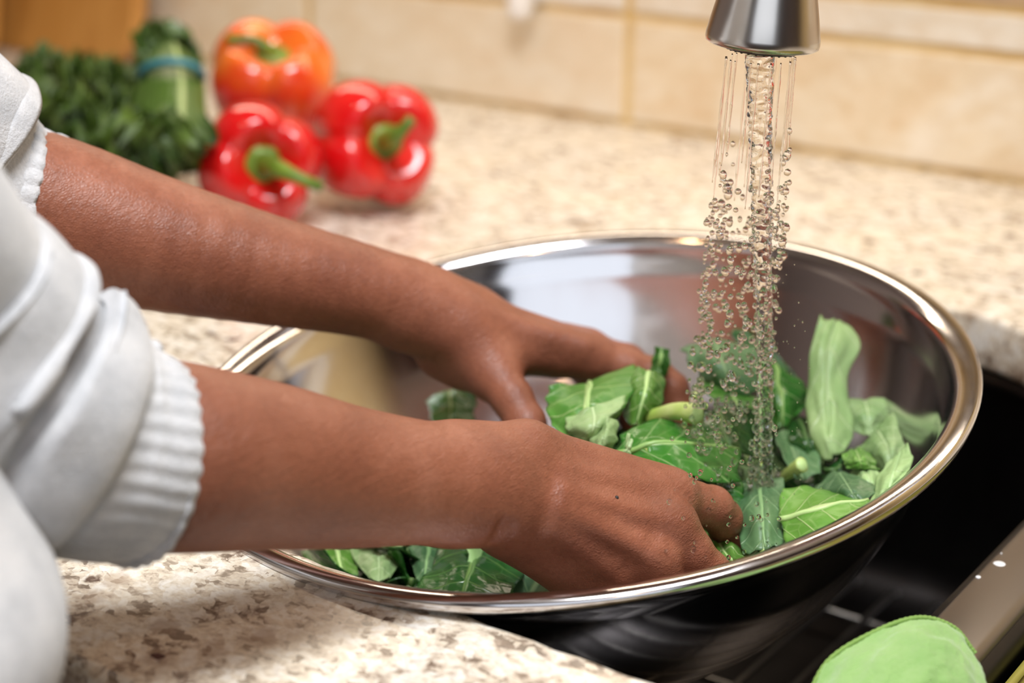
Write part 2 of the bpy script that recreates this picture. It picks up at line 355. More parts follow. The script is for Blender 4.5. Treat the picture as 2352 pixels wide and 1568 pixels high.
# ------------------------------------------------------------ signed distance modelling (body surfaces)
def smin(a, b_, k):
    h = np.clip(.5+.5*(b_-a)/k, 0, 1); return b_*(1-h)+a*h-k*h*(1-h)
class Field:
    def __init__(s, lo, hi, vx):
        s.lo = np.array(lo, float); s.vx = vx
        s.n = np.ceil((np.array(hi)-s.lo)/vx).astype(int)+1
        s.F = np.full(s.n, .03, np.float32)
    def _block(s, lo, hi):
        a = np.clip(np.floor((lo-s.lo)/s.vx).astype(int), 0, s.n-1); e = np.clip(np.ceil((hi-s.lo)/s.vx).astype(int)+1, 1, s.n)
        ax = [s.lo[i]+s.vx*np.arange(a[i], e[i], dtype=np.float32) for i in range(3)]
        return tuple(slice(a[i], e[i]) for i in range(3)), np.meshgrid(*ax, indexing='ij')
    def cone(s, a, b_, ra, rb, k=.004, sub=False):
        a = np.array(a, float); b_ = np.array(b_, float); R_ = max(ra, rb)+.022
        sl, (X, Y, Z) = s._block(np.minimum(a, b_)-R_, np.maximum(a, b_)+R_)
        if 0 in X.shape: return
        d = b_-a; L = d@d+1e-12
        t = np.clip(((X-a[0])*d[0]+(Y-a[1])*d[1]+(Z-a[2])*d[2])/L, 0, 1)
        D = np.sqrt((X-a[0]-d[0]*t)**2+(Y-a[1]-d[1]*t)**2+(Z-a[2]-d[2]*t)**2)-(ra+(rb-ra)*t)
        if sub: s.F[sl] = -smin(-s.F[sl], D, k)
        else: s.F[sl] = smin(s.F[sl], D, k)
    def chain(s, pts, k=.004):
        for p, q in zip(pts[:-1], pts[1:]): s.cone(p[0], q[0], p[1], q[1], k)
    def surface(s):
        F = s.F; sg = F < 0
        nx, ny, nz = F.shape
        acc = np.zeros((nx-1, ny-1, nz-1, 3), np.float32); cnt = np.zeros((nx-1, ny-1, nz-1), np.float32)
        for ax in range(3):
            o1, o2 = [i for i in range(3) if i != ax]
            for p in (0, 1):
                for q in (0, 1):
                    A = [None]*3; Bq = [None]*3
                    A[ax] = slice(0, F.shape[ax]-1); Bq[ax] = slice(1, F.shape[ax])
                    for o_, pq in ((o1, p), (o2, q)):
                        A[o_] = Bq[o_] = slice(pq, F.shape[o_]-1+pq)
                    fa, fb = F[tuple(A)], F[tuple(Bq)]; cr_ = (fa < 0) != (fb < 0)
                    t = np.where(cr_, fa/(fa-fb+1e-12), 0)
                    acc[..., ax] += t; acc[..., o1] += p*cr_; acc[..., o2] += q*cr_; cnt += cr_
        act = cnt > 0; idx = -np.ones(cnt.shape, int); idx[act] = np.arange(act.sum())
        I = np.argwhere(act); V = s.lo+s.vx*(I+acc[act]/cnt[act][:, None])
        Q = []
        for ax in range(3):
            o1, o2 = (ax+1) % 3, (ax+2) % 3
            A = [slice(1, -1)]*3; Bq = [slice(1, -1)]*3
            A[ax] = slice(0, -1); Bq[ax] = slice(1, None)
            fa, fb = sg[tuple(A)], sg[tuple(Bq)]; E_ = np.argwhere(fa != fb)
            inside = fa[fa != fb]
            off = np.ones(3, int); off[ax] = 0
            base = E_+off
            def cell(d1, d2):
                c_ = base.copy(); c_[:, o1] -= d1; c_[:, o2] -= d2; return idx[c_[:, 0], c_[:, 1], c_[:, 2]]
            q = np.stack([cell(1, 1), cell(0, 1), cell(0, 0), cell(1, 0)], 1)
            q[~inside] = q[~inside][:, ::-1]; Q.append(q)
        return V, np.vstack(Q)

# ============================================================ THE SETTING
YW = .663
def struct(o): o['kind'] = 'structure'; return o
struct(box('floor', (-2.2, -2.6, -.95), (2.6, YW, -.9), FLOORM))
struct(box('ceiling', (-2.2, -2.6, 1.62), (2.6, YW+.05, 1.66), CEIL))
wb = struct(box('wall_back', (-2.2, YW-.0005, -.9), (2.6, YW+.06, 1.62), GROUT))
struct(box('wall_left', (-2.26, -2.6, -.9), (-2.2, YW, 1.62), PAINT))
struct(box('wall_right', (2.6, -2.6, -.9), (2.66, YW, 1.62), CABM))
struct(box('wall_front', (-2.2, -2.66, -.9), (2.6, -2.6, 1.62), CABM))
# backsplash tiles
def tiles(z0, z1, x0, L, m, n, g=.0048):
    me = None
    for i in range(n):
        xa = x0+i*L
        if me is None:
            o = box('tile', (g, 0, 0), (L-g, .012, z1-z0-g*1.6), m, wb, .0022); me = o.data
        else:
            o = bpy.data.objects.new('tile', me); COL.objects.link(o); o.parent = wb
        o.location = (xa, YW-.003+random.uniform(-.0006, .0006), z0+g)
tiles(.0, .1015, -.379-.397*4, .397, TILE, 7)
tiles(.1015, .138, -.379-.397*4, .397, TILEW, 7)
tiles(.138, .2380, -.379-.397*4-.2, .397, TILEB, 8)
tiles(.2380, .3380, -.379-.397*4, .397, TILE, 7)
# counter top with the cut-out of the double sink
XD0, XD1 = .203, .232
arc = []
def corner(cx, cy, r, a0, a1, n=12): return [(cx+r*math.cos(math.radians(a0+(a1-a0)*k/n)), cy+r*math.sin(math.radians(a0+(a1-a0)*k/n))) for k in range(n+1)]
HOLE = corner(-.145, -.134, .05, 180, 270) + corner(.58, -.134, .05, 270, 360) + corner(.58, .15, .06, 0, 90) \
     + [(.245, .21), (.222, .214)] + corner(.070, .205, .12, 5, 90) + corner(-.135, .265, .06, 90, 180)
HOLE = HOLE[:13] + [(x, -.184+.0007*math.sin(x*210)) for x in np.linspace(-.13, .52, 60)] + HOLE[13:]
OUT = rrect(-2.2, 2.6, -.296, YW-.004, (.002, .002, .004, .004), 3)
top = flat_slab('countertop', [OUT, HOLE[::-1]], -.036, 0, .0045, GRAN)
tag(top, 'cream granite countertop with brown and grey flecks around the sink', 'countertop')
# base cabinet under the counter
bc = empty('base_cabinet', (0, -.25, -.9), 'dark wooden base cabinet under the granite countertop', 'cabinet')
box('body', (-2.2, -.262, -.9), (2.6, -.24, -.036), CABM, bc)
for i in range(8):
    d = box('door', (-2.18+i*.6, -.28, -.82), (-1.60+i*.6, -.262, -.06), CABM, bc, .003)
    box('handle', (-1.66+i*.6, -.305, -.2), (-1.65+i*.6, -.28, -.08), BRUSH, d, .002).location = (0, 0, 0)
# upper cabinets with a light strip
uc = empty('upper_cabinet', (0, .5, .5), 'dark wooden upper cabinets over the backsplash', 'cabinet')
box('body', (-1.6, .36, .5), (.30, YW-.006, 1.3), CABM, uc, .002)
for i in range(4): box('door', (-1.59+i*.47, .342, .51), (-1.13+i*.47, .36, 1.29), CABM, uc, .004)
# ------------------------------------------------------------ sink
sink = empty('sink', (0, 0, -.036), 'undermount double kitchen sink set below the granite edge', 'sink')
def basin(name, lp, depth, m):
    pr = [(0, -.0365), (.0, -.05), (0, -depth+.03), (-.006, -depth+.012), (-.018, -depth+.003), (-.034, -depth)]
    n = len(lp); vs = []
    cx = sum(p[0] for p in lp)/n; cy = sum(p[1] for p in lp)/n
    for off, z in [(.02, -.0362)]+pr:
        for k in range(n):
            a = Vector(lp[k-1]); c_ = Vector(lp[(k+1) % n]); t = (c_-a).normalized(); nn_ = Vector((t.y, -t.x))
            if nn_.dot(Vector(lp[k])-Vector((cx, cy))) < 0: nn_ = -nn_
            p = Vector(lp[k])+nn_*off; vs.append((p.x, p.y, z))
    R_ = len(pr)+1
    fs = [(i*n+k, i*n+(k+1) % n, (i+1)*n+(k+1) % n, (i+1)*n+k) for i in range(R_-1) for k in range(n)]
    fs.append(tuple((R_-1)*n+k for k in range(n)))
    o = mesh(name, vs, fs, m, sink, True); md = o.modifiers.new('s', 'SOLIDIFY'); md.thickness = .0015; md.offset = 1
    return o
lbas = corner(-.148, -.137, .05, 180, 270)+corner(.155, -.137, .045, 270, 360)+corner(.083, .208, .117, 0, 90)+corner(-.138, .268, .057, 90, 180)
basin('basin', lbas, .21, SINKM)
rbas = rrect(XD1+.003, .62, -.185, .205, (.05, .05, .05, .05))
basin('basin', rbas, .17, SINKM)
dv = box('divider', (XD0-.001, -.182, -.052), (XD1+.001, .212, -.030), LEDGE, sink, .0055, 4, True)
for (px, py, r) in ((2296, 1295, .0030), (2247, 1325, .0013), (2300, 1271, .0004)):
    p = onz(px, py, -.0302)
    lathe('soap_spot', [(r, 0), (r*.8, .0004), (.0, .0006)], p, (0, 0, 1), SOAP, dv, 24)
dr = lathe('drain', [(.045, .003), (.042, .004), (.036, .001), (.012, -.002), (0, -.002)], (0, .06, -.209), (0, 0, 1), BRUSH, sink, 40)
# wire grid in the basin
grid = empty('sink_grid', (0, 0, -.2), 'steel wire sink grid lying in the dark basin under the bowl', 'sink grid')
GZ = -.188
for x in np.linspace(-.13, .185, 12):
    ymax = .28 if x < .1 else .28-(x-.1)*1.0
    tube('wire', [(x, -.165, GZ-.004), (x, -.155, GZ), (x, ymax, GZ), (x, ymax+.008, GZ-.004)], .0022, GRIDM, grid, 8)
for y in (-.155, -.02, .12, .24):
    tube('crossbar', [(-.14, y, GZ-.0045), (.193 if y < .2 else .14, y, GZ-.0045)], .0026, GRIDM, grid, 8)
for (x, y) in ((-.12, -.15), (.18, -.15), (-.12, .24), (.12, .24)):
    lathe('foot', [(.0, 0), (.006, 0), (.005, .014), (0, .015)], (x, y, -.2095), (0, 0, 1), BLACKM, grid, 16)
# yellow tub in the right basin
tb = empty('dish_tub', (.42, 0, -.1), 'olive yellow plastic dish tub standing in the right sink basin', 'tub')
tp = rrect(.244, .59, -.17, .19, (.03,)*4, 8)
def loft(name, loops, m, parent, close_end=True):
    n = len(loops[0]); vs = [p for lp in loops for p in lp]
    fs = [(i*n+k, i*n+(k+1) % n, (i+1)*n+(k+1) % n, (i+1)*n+k) for i in range(len(loops)-1) for k in range(n)]
    if close_end: fs.append(tuple((len(loops)-1)*n+k for k in range(n)))
    o = mesh(name, vs, fs, m, parent, True); md = o.modifiers.new('s', 'SOLIDIFY'); md.thickness = .002; return o
sc = lambda f, z: [(.417+(x-.417)*f, .01+(y-.01)*f, z) for x, y in tp]
loft('tub_wall', [sc(1.0, -.05), sc(.985, -.055), sc(.95, -.14), sc(.90, -.158)], YELL, tb)
loft('tub_rim', [sc(1.0, -.0495), sc(1.012, -.0485), sc(1.016, -.053)], YELL, tb, False)

# ------------------------------------------------------------ bowl
BC = Vector((0, -.0029, .0333)); BN = Vector((math.sin(-.04925), math.sin(-.149), 1)).normalized()
H = .148; RB = .186
H = .150; RS = (RB*RB+H*H)/(2*H)
def rad(h): return math.sqrt(max(0, RS*RS-(RS-H+h)**2))
inner = [(.1995, -.0042), (.2000, -.0022), (.1992, -.0004), (.1975, .0003), (.1935, .0), (.1900, -.0012), (.1875, -.0035), (.1860, -.007), (.1852, -.012)]
for k in range(1, 40):
    h_ = .012+(H-.012)*math.sin(k/39*math.pi/2)
    r_ = rad(h_); inner.append((r_ if k < 39 else 0.0, -h_))
flatb = .055
inner = [(r, h) if r > flatb else (r, max(h, -H*.965)) for r, h in inner]
outer = []
for i, (r, h) in enumerate(inner):
    if i < 5: continue
    outer.append((r+.0013 if r > 0 else 0, h-.0012))
prof = inner + outer[::-1] + [(.1935, -.0015), (.1972, -.0022), (.1985, -.0055), (.1993, -.0055)]
bowl = lathe('mixing_bowl', prof, BC, BN, BOWL, None, 160, True)
tag(bowl, 'large polished stainless steel mixing bowl full of greens, tilted in the sink', 'bowl')

# ------------------------------------------------------------ faucet and water
HC = at(1750, 103, .73); HA = (Vector((0, 0, 1))+CR*.075).normalized()
fc = empty('faucet', (.16, .42, 0), 'brushed nickel pull-down faucet with conical spray head over the bowl', 'faucet')
hd = lathe('spray_head', [(0, .0022), (.0195, .0022), (.0205, .0002), (.0232, -.0004), (.0248, .0006), (.0252, .0022), (.0250, .0045), (.0231, .014), (.0212, .0225), (.0192, .034), (.0175, .05), (.0163, .07), (.0158, .09), (.0158, .125), (.0150, .1265), (0, .1265)], HC, HA, BRUSH, fc, 96)
lathe('nozzle_plate', [(0, -.0022), (.0165, -.0022), (.0196, -.0006), (.0198, .0015), (0, .0015)], HC, HA, BLACKM, fc, 64)
for k in range(28):
    a = 2*math.pi*k/28; u = HA.orthogonal().normalized(); v_ = HA.cross(u)
    lathe('nozzle', [(0, -.0027), (.0005, -.0027), (.0007, -.0022), (.0008, -.001)], HC+(u*math.cos(a)+v_*math.sin(a))*.0152, HA, BLACKM, fc, 8)
T0 = HC+HA*.1265
base = Vector((.165, .43, 0))
arcp = [T0, T0+Vector((0, .004, .03)), T0+Vector((.004, .03, .075)), T0+Vector((.02, .11, .125)), T0+Vector((.04, .22, .135)), Vector((.155, .36, .43)), Vector((.165, .42, .37)), Vector((.165, .43, .28)), Vector((.165, .43, .02))]
tube('spout', arcp, .0125, BRUSH, fc, 24, 70)
lathe('base_flange', [(.0, .001), (.028, .001), (.028, .006), (.022, .012), (.020, .06), (.0125, .07)], base, (0, 0, 1), BRUSH, fc, 40)
tube('lever', [base+Vector((.02, 0, .045)), base+Vector((.05, 0, .055)), base+Vector((.10, -.01, .085))], [.009, .007, .005], BRUSH, fc, 16, 14)

wt = empty('water', HC, 'clear water pouring as stream and droplets from the spray head into the bowl', 'water')
rnd = random.Random(3)
ptsc = [at(1746, 126, .7305), at(1746, 300, .742), at(1749, 500, .756), at(1755, 700, .770), at(1757, 900, .784), at(1759, 1100, .796), at(1760, 1262, .806)]
def core(t, a, r):
    q = Vector((math.cos(a)*2.2, math.sin(a)*2.2, t*95))
    q2 = Vector((math.cos(a)*3, math.sin(a)*3, t*34+9))
    amp = .10+.18*min(1, t*3)
    return r*(1+amp*mnoise.noise(q)*1.3+.16*mnoise.noise(q2))
tube('core_stream', ptsc, [.0062, .0050, .0042, .0037, .0034, .0031, .0029], WATER, wt, 28, 420, core)
e1 = (CR); e2 = CR.cross(Vector((0, 0, 1))).normalized()
C0 = at(1748, 132, .7305); C1 = at(1662, 1090, .800)
def drop_mesh(sub):
    bm = bmesh.new(); bmesh.ops.create_icosphere(bm, subdivisions=sub, radius=1); me = bpy.data.meshes.new('droplet'); bm.to_mesh(me); bm.free()
    me.polygons.foreach_set('use_smooth', [True]*len(me.polygons)); me.materials.append(WATER); return me
DM = []
for k in range(5):
    me = drop_mesh(3)
    for q in me.vertices:
        q.co *= 1+.10*mnoise.noise(q.co*1.1+Vector((k*7, 0, 0))); q.co.z *= 1.0+.12*k
    DM.append(me)
drops = []
NJ = 28
for k in range(NJ):
    a = 2*math.pi*k/NJ+rnd.uniform(-.08, .08)
    dirv = e1*math.cos(a)+e2*math.sin(a)
    s0 = C0+dirv*.0152; s1 = C1+dirv*(.0185+rnd.uniform(-.003, .003))
    P = lambda s, s0=s0, s1=s1: s0.lerp(s1, s)+Vector((0, 0, .012*s*(1-s)))
    brk = rnd.uniform(.14, .36)
    if k % 3 != 1:
        pp = [P(brk*j/9) for j in range(10)]
        rr = [.00042+.00012*math.sin(j*1.9+k) for j in range(9)]+[.0002]
        tube('jet', pp, rr, WATER, wt, 8, 40, lambda t, a_, r, k=k: r*(1+.35*mnoise.noise(Vector((t*30, k, 0)))))
    s = brk+.01; cl = 0
    while s < 1.04:
        s += rnd.choice((.008, .010, .020, .035, .055))*rnd.uniform(.7, 1.6)
        r = rnd.choice((.0006, .0008, .0010, .0011, .0013, .0015))*rnd.uniform(.85, 1.12)
        p = P(s)+Vector((rnd.gauss(0, .0009), rnd.gauss(0, .0009), 0))
        drops.append((r, p))
for _ in range(70):      # stray splash
    p = at(rnd.gauss(1790, 40), rnd.uniform(600, 1250), rnd.uniform(.74, .80)); drops.append((rnd.uniform(.00015, .00035), p))
for _ in range(80):
    p = at(rnd.uniform(1520, 1790), rnd.uniform(960, 1290), rnd.uniform(.70, .77)); drops.append((rnd.uniform(.0003, .0011), p))
for _ in range(80):      # drops clinging to the stream
    t = rnd.uniform(.25, 1); i = t*6; p = ptsc[min(5, int(i))].lerp(ptsc[min(6, int(i)+1)], i-int(i))
    p = p+CR*rnd.choice((-1, 1))*rnd.uniform(.002, .0050)-CF*rnd.uniform(0, .003); drops.append((rnd.uniform(.0005, .0012), p))
drops = [(r_*1.15, p_) for r_, p_ in drops]; drops.sort(key=lambda q: -q[0])
for r, p in drops[:300]:
    o = bpy.data.objects.new('droplet', rnd.choice(DM)); COL.objects.link(o); o.parent = wt
    o.location = p-HC; o.scale = (r,)*3; o.rotation_euler = (rnd.uniform(-.4, .4), rnd.uniform(-.4, .4), rnd.uniform(0, 6))
bm = bmesh.new()
for r, p in drops[300:]:
    bmesh.ops.create_icosphere(bm, subdivisions=2, radius=r, matrix=Matrix.Translation(p) @ Matrix.Diagonal((1, 1, rnd.uniform(.9, 1.5), 1)))
me = bpy.data.meshes.new('fine_spray'); bm.to_mesh(me); bm.free()
tag(link('fine_spray', me, WATER, wt), kind='stuff')

# ------------------------------------------------------------ leaves
def interp_grid(G, nu, nv):
    G = np.array(G, float); A = np.stack([catmull(G[:, j], nu) for j in range(G.shape[1])], 1)
    return np.stack([catmull(A[i], nv) for i in range(nu)], 0)
LN = [0]
def leaf(G, kind, label, group, rib=True, ribr=.0016, seed=None, ripple=.0014, tear=.07, nu=26, nv=26, world=False, thick=.0006):
    LN[0] += 1; sd = seed or LN[0]*3.7
    pts = [[list(q) if world else list(at(*q)) for q in row] for row in G]
    S_ = interp_grid(pts, 40, 40)
    nz = lambda a, b_: mnoise.noise(Vector((a, b_, sd)))
    def samp(u, v_):
        u = min(max(u, 0), 1)*39; v_ = min(max(v_, 0), 1)*39
        i = min(int(u), 38); j = min(int(v_), 38); fu = u-i; fv = v_-j
        return S_[i, j]*(1-fu)*(1-fv)+S_[i+1, j]*fu*(1-fv)+S_[i, j+1]*(1-fu)*fv+S_[i+1, j+1]*fu*fv
    vs = []; uv = []
    re_ = random.Random(int(sd*1000)); KN = [[re_.random()**1.5 for _ in range(8)] for _ in range(5)]
    def edge(t, s_): # torn inset of an edge: straight facets between random knots
        q = t*6.999; k_ = int(q); f = q-k_; kn = KN[s_]
        return tear*1.15*(kn[k_]*(1-f)+kn[k_+1]*f) + tear*.12*abs(nz(t*15+s_*5, 3))
    for i in range(nu):
        for j in range(nv):
            u = i/(nu-1); v_ = j/(nv-1)
            uu = edge(v_, 1)*(1-u)+(1-edge(v_, 2))*u
            vv_ = edge(u, 3)*(1-v_)+(1-edge(u, 4))*v_
            vs.append(samp(uu, vv_)); uv.append((uu, vv_))
    V = np.array(vs).reshape(nu, nv, 3)
    du = np.gradient(V, axis=0); dv_ = np.gradient(V, axis=1); N = np.cross(du, dv_); N /= np.linalg.norm(N, axis=2)[..., None]+1e-9
    N0 = N.mean((0, 1))
    for i in range(nu):
        for j in range(nv):
            u, v_ = uv[i*nv+j]
            a = ripple*(1.3*nz(u*2.6+20, v_*2.6)+.55*nz(u*7, v_*7+9)+.7*abs(2*v_-1)**2*math.sin(u*14+sd)*.5)
            a -= ripple*.9*math.exp(-((v_-.5)/.06)**2)
            V[i, j] += N[i, j]*a
    fs = [(i*nv+j, (i+1)*nv+j, (i+1)*nv+j+1, i*nv+j+1) for i in range(nu-1) for j in range(nv-1)]
    c = Vector(V.reshape(-1, 3).mean(0))
    root = empty('collard_leaf', c, label, 'leaf', group)
    o = mesh('blade', V.reshape(-1, 3), fs, LEAF[kind], root, True, uv)
    md = o.modifiers.new('s', 'SOLIDIFY'); md.thickness = thick; md.offset = 0
    if rib:
        mp = [V[i, nv//2]-N0*.0002 for i in range(0, nu, 2)]
        tube('midrib', mp, [ribr*(1-.6*i/len(mp)) for i in range(len(mp))], STEMC if rib == 2 else LEAFRIB[kind], root, 8)
    return root
LEAFRIB = {}
for k, c_ in (('wet', (.24, .42, .12)), ('mid', (.36, .54, .20)), ('bright', (.46, .66, .26)), ('pale', (.40, .60, .28)), ('grey', (.20, .36, .15)), ('dark', (.07, .16, .04))):
    LEAFRIB[k], _, _ = mat('leaf_rib', c_, .4)
GR = 'collard leaf pieces heaped in the bowl'
leaf([[(1255, 888, .83), (1350, 872, .845), (1462, 826, .855)], [(1250, 935, .822), (1345, 925, .81), (1470, 880, .835)], [(1262, 972, .81), (1340, 1032, .80), (1425, 955, .815)]], 'mid', 'large veined green leaf piece gripped between the two hands', GR, tear=.05)
leaf([[(1300, 960, .806), (1360, 930, .803), (1440, 905, .815)], [(1300, 985, .80), (1365, 975, .79), (1430, 935, .803)], [(1330, 1025, .798), (1350, 1025, .793), (1390, 985, .80)]], 'pale', 'pale rolled leaf edge just above the near wrist', GR, rib=False, tear=.04)
leaf([[(1462, 838, .84), (1490, 848, .838), (1530, 860, .845)], [(1440, 900, .83), (1480, 905, .82), (1528, 910, .835)], [(1428, 955, .83), (1458, 985, .82), (1505, 955, .83)]], 'bright', 'bright yellow-green leaf piece with a diagonal vein beside the far fingertip', GR, tear=.04)
leaf([[(1503, 794, .87), (1520, 797, .868), (1539, 800, .87)], [(1499, 830, .87), (1516, 832, .866), (1536, 840, .87)], [(1493, 852, .87), (1510, 862, .866), (1531, 868, .87)]], 'wet', 'small upright leaf sliver standing behind the bright leaf', GR, tear=.03)
leaf([[(1385, 958, .80), (1400, 956, .793), (1420, 966, .80)], [(1362, 1000, .795), (1388, 998, .781), (1412, 1002, .795)], [(1352, 1030, .79), (1376, 1045, .782), (1397, 1042, .79)]], 'pale', 'small pale folded leaf lying against the near hand', GR, rib=False, tear=.02)
leaf([[(1422, 1000, .80), (1405, 1050, .79), (1440, 1080, .78)], [(1500, 965, .81), (1530, 1020, .783), (1570, 1100, .765)], [(1610, 975, .82), (1700, 1035, .81), (1730, 1120, .79)]], 'wet', 'wet dark green leaf with pale vein just above the near knuckles', GR, tear=.08)
leaf([[(1428, 1056, .776), (1432, 1030, .776), (1444, 994, .778)], [(1436, 1060, .775), (1440, 1030, .774), (1447, 996, .777)], [(1448, 1058, .776), (1449, 1035, .775), (1448, 1005, .777)]], 'pale', 'thin curled grey-green leaf edge standing on the wet leaf', GR, rib=False)
leaf([[(1558, 800, .89), (1640, 772, .905), (1745, 800, .90)], [(1590, 850, .88), (1660, 835, .868), (1760, 850, .885)], [(1615, 890, .88), (1690, 915, .872), (1762, 895, .88)]], 'grey', 'broad grey-green leaf behind the falling drops', GR, rib=False)
leaf([[(1670, 765, .93), (1700, 752, .935), (1740, 770, .93)], [(1720, 810, .92), (1755, 800, .925), (1790, 820, .92)], [(1770, 870, .91), (1810, 850, .915), (1850, 895, .91)]], 'dark', 'dark leaf rising behind the water at the back of the heap', GR)
leaf([[(1745, 820, .90), (1780, 835, .90), (1820, 865, .905)], [(1755, 880, .885), (1790, 890, .87), (1868, 900, .89)], [(1775, 975, .865), (1800, 985, .86), (1850, 935, .875)]], 'wet', 'dark green leaf right of the water stream with a pale centre vein', GR)
leaf([[(1884, 720, .885), (1922, 730, .89), (1956, 752, .89)], [(1860, 800, .872), (1908, 790, .870), (1978, 790, .885)], [(1858, 870, .868), (1900, 872, .863), (1950, 860, .875)], [(1852, 945, .86), (1905, 950, .850), (1956, 935, .865)], [(1868, 1010, .85), (1905, 1005, .838), (1958, 1000, .858)], [(1890, 1068, .842), (1918, 1060, .836), (1952, 1020, .85)]], 'pale', 'tall pale green leaf strip standing upright highest in the bowl', GR, rib=False, tear=.05, ripple=.0022, nu=40)
leaf([[(1925, 918, .885), (1985, 916, .885), (2052, 918, .89)], [(1945, 955, .872), (1995, 955, .865), (2036, 955, .878)], [(1958, 990, .866), (1998, 1002, .86), (2015, 985, .868)]], 'pale', 'shiny pale mint leaf piece right of the tall leaf strip', GR, rib=False, tear=.03)
leaf([[(1960, 1030, .85), (2010, 985, .855), (2052, 942, .86)], [(1985, 1052, .84), (2035, 1020, .825), (2070, 990, .84)], [(2018, 1085, .825), (2048, 1065, .815), (2085, 1030, .828)]], 'pale', 'light green pointed leaf near the right wall of the bowl', GR, rib=False, tear=.04)
leaf([[(2035, 1065, .80), (2065, 1035, .81), (2085, 1015, .81)], [(2012, 1110, .785), (2050, 1090, .775), (2098, 1055, .79)], [(1998, 1160, .765), (2025, 1145, .762), (2080, 1090, .775)]], 'pale', 'pale leaf with a straight vein leaning on the right bowl wall', GR, tear=.03)
leaf([[(1790, 1120, .78), (1785, 1195, .765), (1800, 1258, .747)], [(1880, 1118, .79), (1880, 1170, .757), (1890, 1248, .735)], [(1975, 1140, .785), (2000, 1150, .762), (1998, 1195, .742)]], 'bright', 'broad bright leaf with long pale vein at the front right of the heap', GR, tear=.05)
leaf([[(1865, 1125, .80), (1925, 1078, .81), (1965, 1095, .80)], [(1900, 1142, .79), (1950, 1118, .775), (2005, 1108, .79)], [(1935, 1155, .78), (1975, 1158, .768), (2012, 1138, .775)]], 'grey', 'grey-green folded leaf above the broad front leaf', GR, rib=False)
leaf([[(1932, 1045, .82), (1965, 1028, .83), (2005, 1040, .83)], [(1938, 1065, .81), (1975, 1052, .80), (2015, 1062, .815)], [(1945, 1078, .805), (1980, 1078, .80), (2022, 1082, .81)]], 'bright', 'small curled glossy leaf below the pointed light leaf', GR, rib=False)
leaf([[(1950, 1085, .81), (1985, 1070, .815), (2020, 1085, .81)], [(1965, 1110, .80), (1995, 1095, .79), (2035, 1105, .80)], [(1985, 1130, .79), (2005, 1128, .785), (2022, 1125, .79)]], 'pale', 'little pale curled leaf near the right rim', GR, rib=False)
leaf([[(1682, 1105, .80), (1740, 1092, .81), (1800, 1100, .805)], [(1688, 1180, .78), (1750, 1170, .768), (1805, 1180, .775)], [(1700, 1275, .755), (1755, 1275, .75), (1802, 1262, .752)]], 'grey', 'dull green leaf under the foot of the water stream', GR)
leaf([[(1585, 1212, .80), (1630, 1210, .80), (1675, 1215, .80)], [(1600, 1252, .78), (1650, 1245, .772), (1710, 1250, .78)], [(1640, 1300, .752), (1690, 1295, .745), (1740, 1280, .75)]], 'bright', 'bright crinkled leaf between the fingers of the near hand', GR, ripple=.003)
leaf([[(1775, 1000, .85), (1810, 985, .86), (1880, 1000, .86)], [(1795, 1050, .83), (1825, 1045, .845), (1885, 1060, .84)], [(1830, 1095, .82), (1850, 1100, .825), (1885, 1090, .83)]], 'grey', 'cupped dark leaf holding a cut yellow stalk end', GR, rib=False)
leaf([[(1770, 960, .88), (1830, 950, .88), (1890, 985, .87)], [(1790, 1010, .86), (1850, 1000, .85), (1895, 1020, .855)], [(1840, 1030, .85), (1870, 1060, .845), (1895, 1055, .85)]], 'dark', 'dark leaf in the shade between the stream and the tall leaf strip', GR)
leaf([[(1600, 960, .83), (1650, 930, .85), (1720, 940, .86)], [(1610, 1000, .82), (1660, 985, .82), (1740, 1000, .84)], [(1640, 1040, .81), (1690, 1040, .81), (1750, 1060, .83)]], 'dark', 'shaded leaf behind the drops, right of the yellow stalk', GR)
leaf([[(1610, 880, .87), (1680, 895, .88), (1760, 910, .88)], [(1620, 905, .86), (1690, 915, .86), (1765, 935, .865)], [(1640, 925, .855), (1700, 935, .85), (1765, 950, .855)]], 'mid', 'green leaf stretching behind the drops under the broad grey-green leaf', GR)
leaf([[(1560, 1090, .79), (1620, 1080, .80), (1700, 1085, .80)], [(1570, 1130, .775), (1640, 1120, .785), (1710, 1130, .79)], [(1600, 1160, .785), (1650, 1160, .785), (1715, 1170, .785)]], 'wet', 'wet leaf directly above the near index finger', GR)
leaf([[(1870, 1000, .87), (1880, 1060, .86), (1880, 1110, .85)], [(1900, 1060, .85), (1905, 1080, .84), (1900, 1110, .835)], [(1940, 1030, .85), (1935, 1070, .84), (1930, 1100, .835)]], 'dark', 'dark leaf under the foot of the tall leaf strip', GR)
# lower left of the bowl
leaf([[(722, 1262, .835), (770, 1250, .84), (830, 1245, .84)], [(735, 1295, .82), (780, 1290, .812), (822, 1290, .82)], [(760, 1325, .805), (790, 1325, .80), (825, 1325, .80)]], 'bright', 'light leaf with forked pale vein at the lower left of the bowl', GR, tear=.03)
leaf([[(800, 1250, .835), (870, 1240, .84), (950, 1240, .84)], [(815, 1290, .815), (870, 1285, .80), (925, 1285, .812)], [(850, 1330, .79), (870, 1338, .785), (895, 1328, .79)]], 'pale', 'plain light green leaf under the near forearm', GR, rib=False, tear=.03)
leaf([[(935, 1250, .83), (985, 1245, .835), (1040, 1245, .835)], [(945, 1290, .81), (980, 1285, .80), (1020, 1290, .81)], [(955, 1335, .785), (975, 1340, .78), (1000, 1330, .785)]], 'grey', 'teal green leaf in shadow beside the plain light leaf', GR)
leaf([[(1000, 1245, .81), (1090, 1245, .815), (1210, 1300, .80)], [(985, 1300, .79), (1080, 1300, .775), (1200, 1330, .775)], [(950, 1352, .765), (1060, 1372, .752), (1180, 1372, .755)]], 'dark', 'large dark glossy leaf under the near wrist', GR, tear=.05)
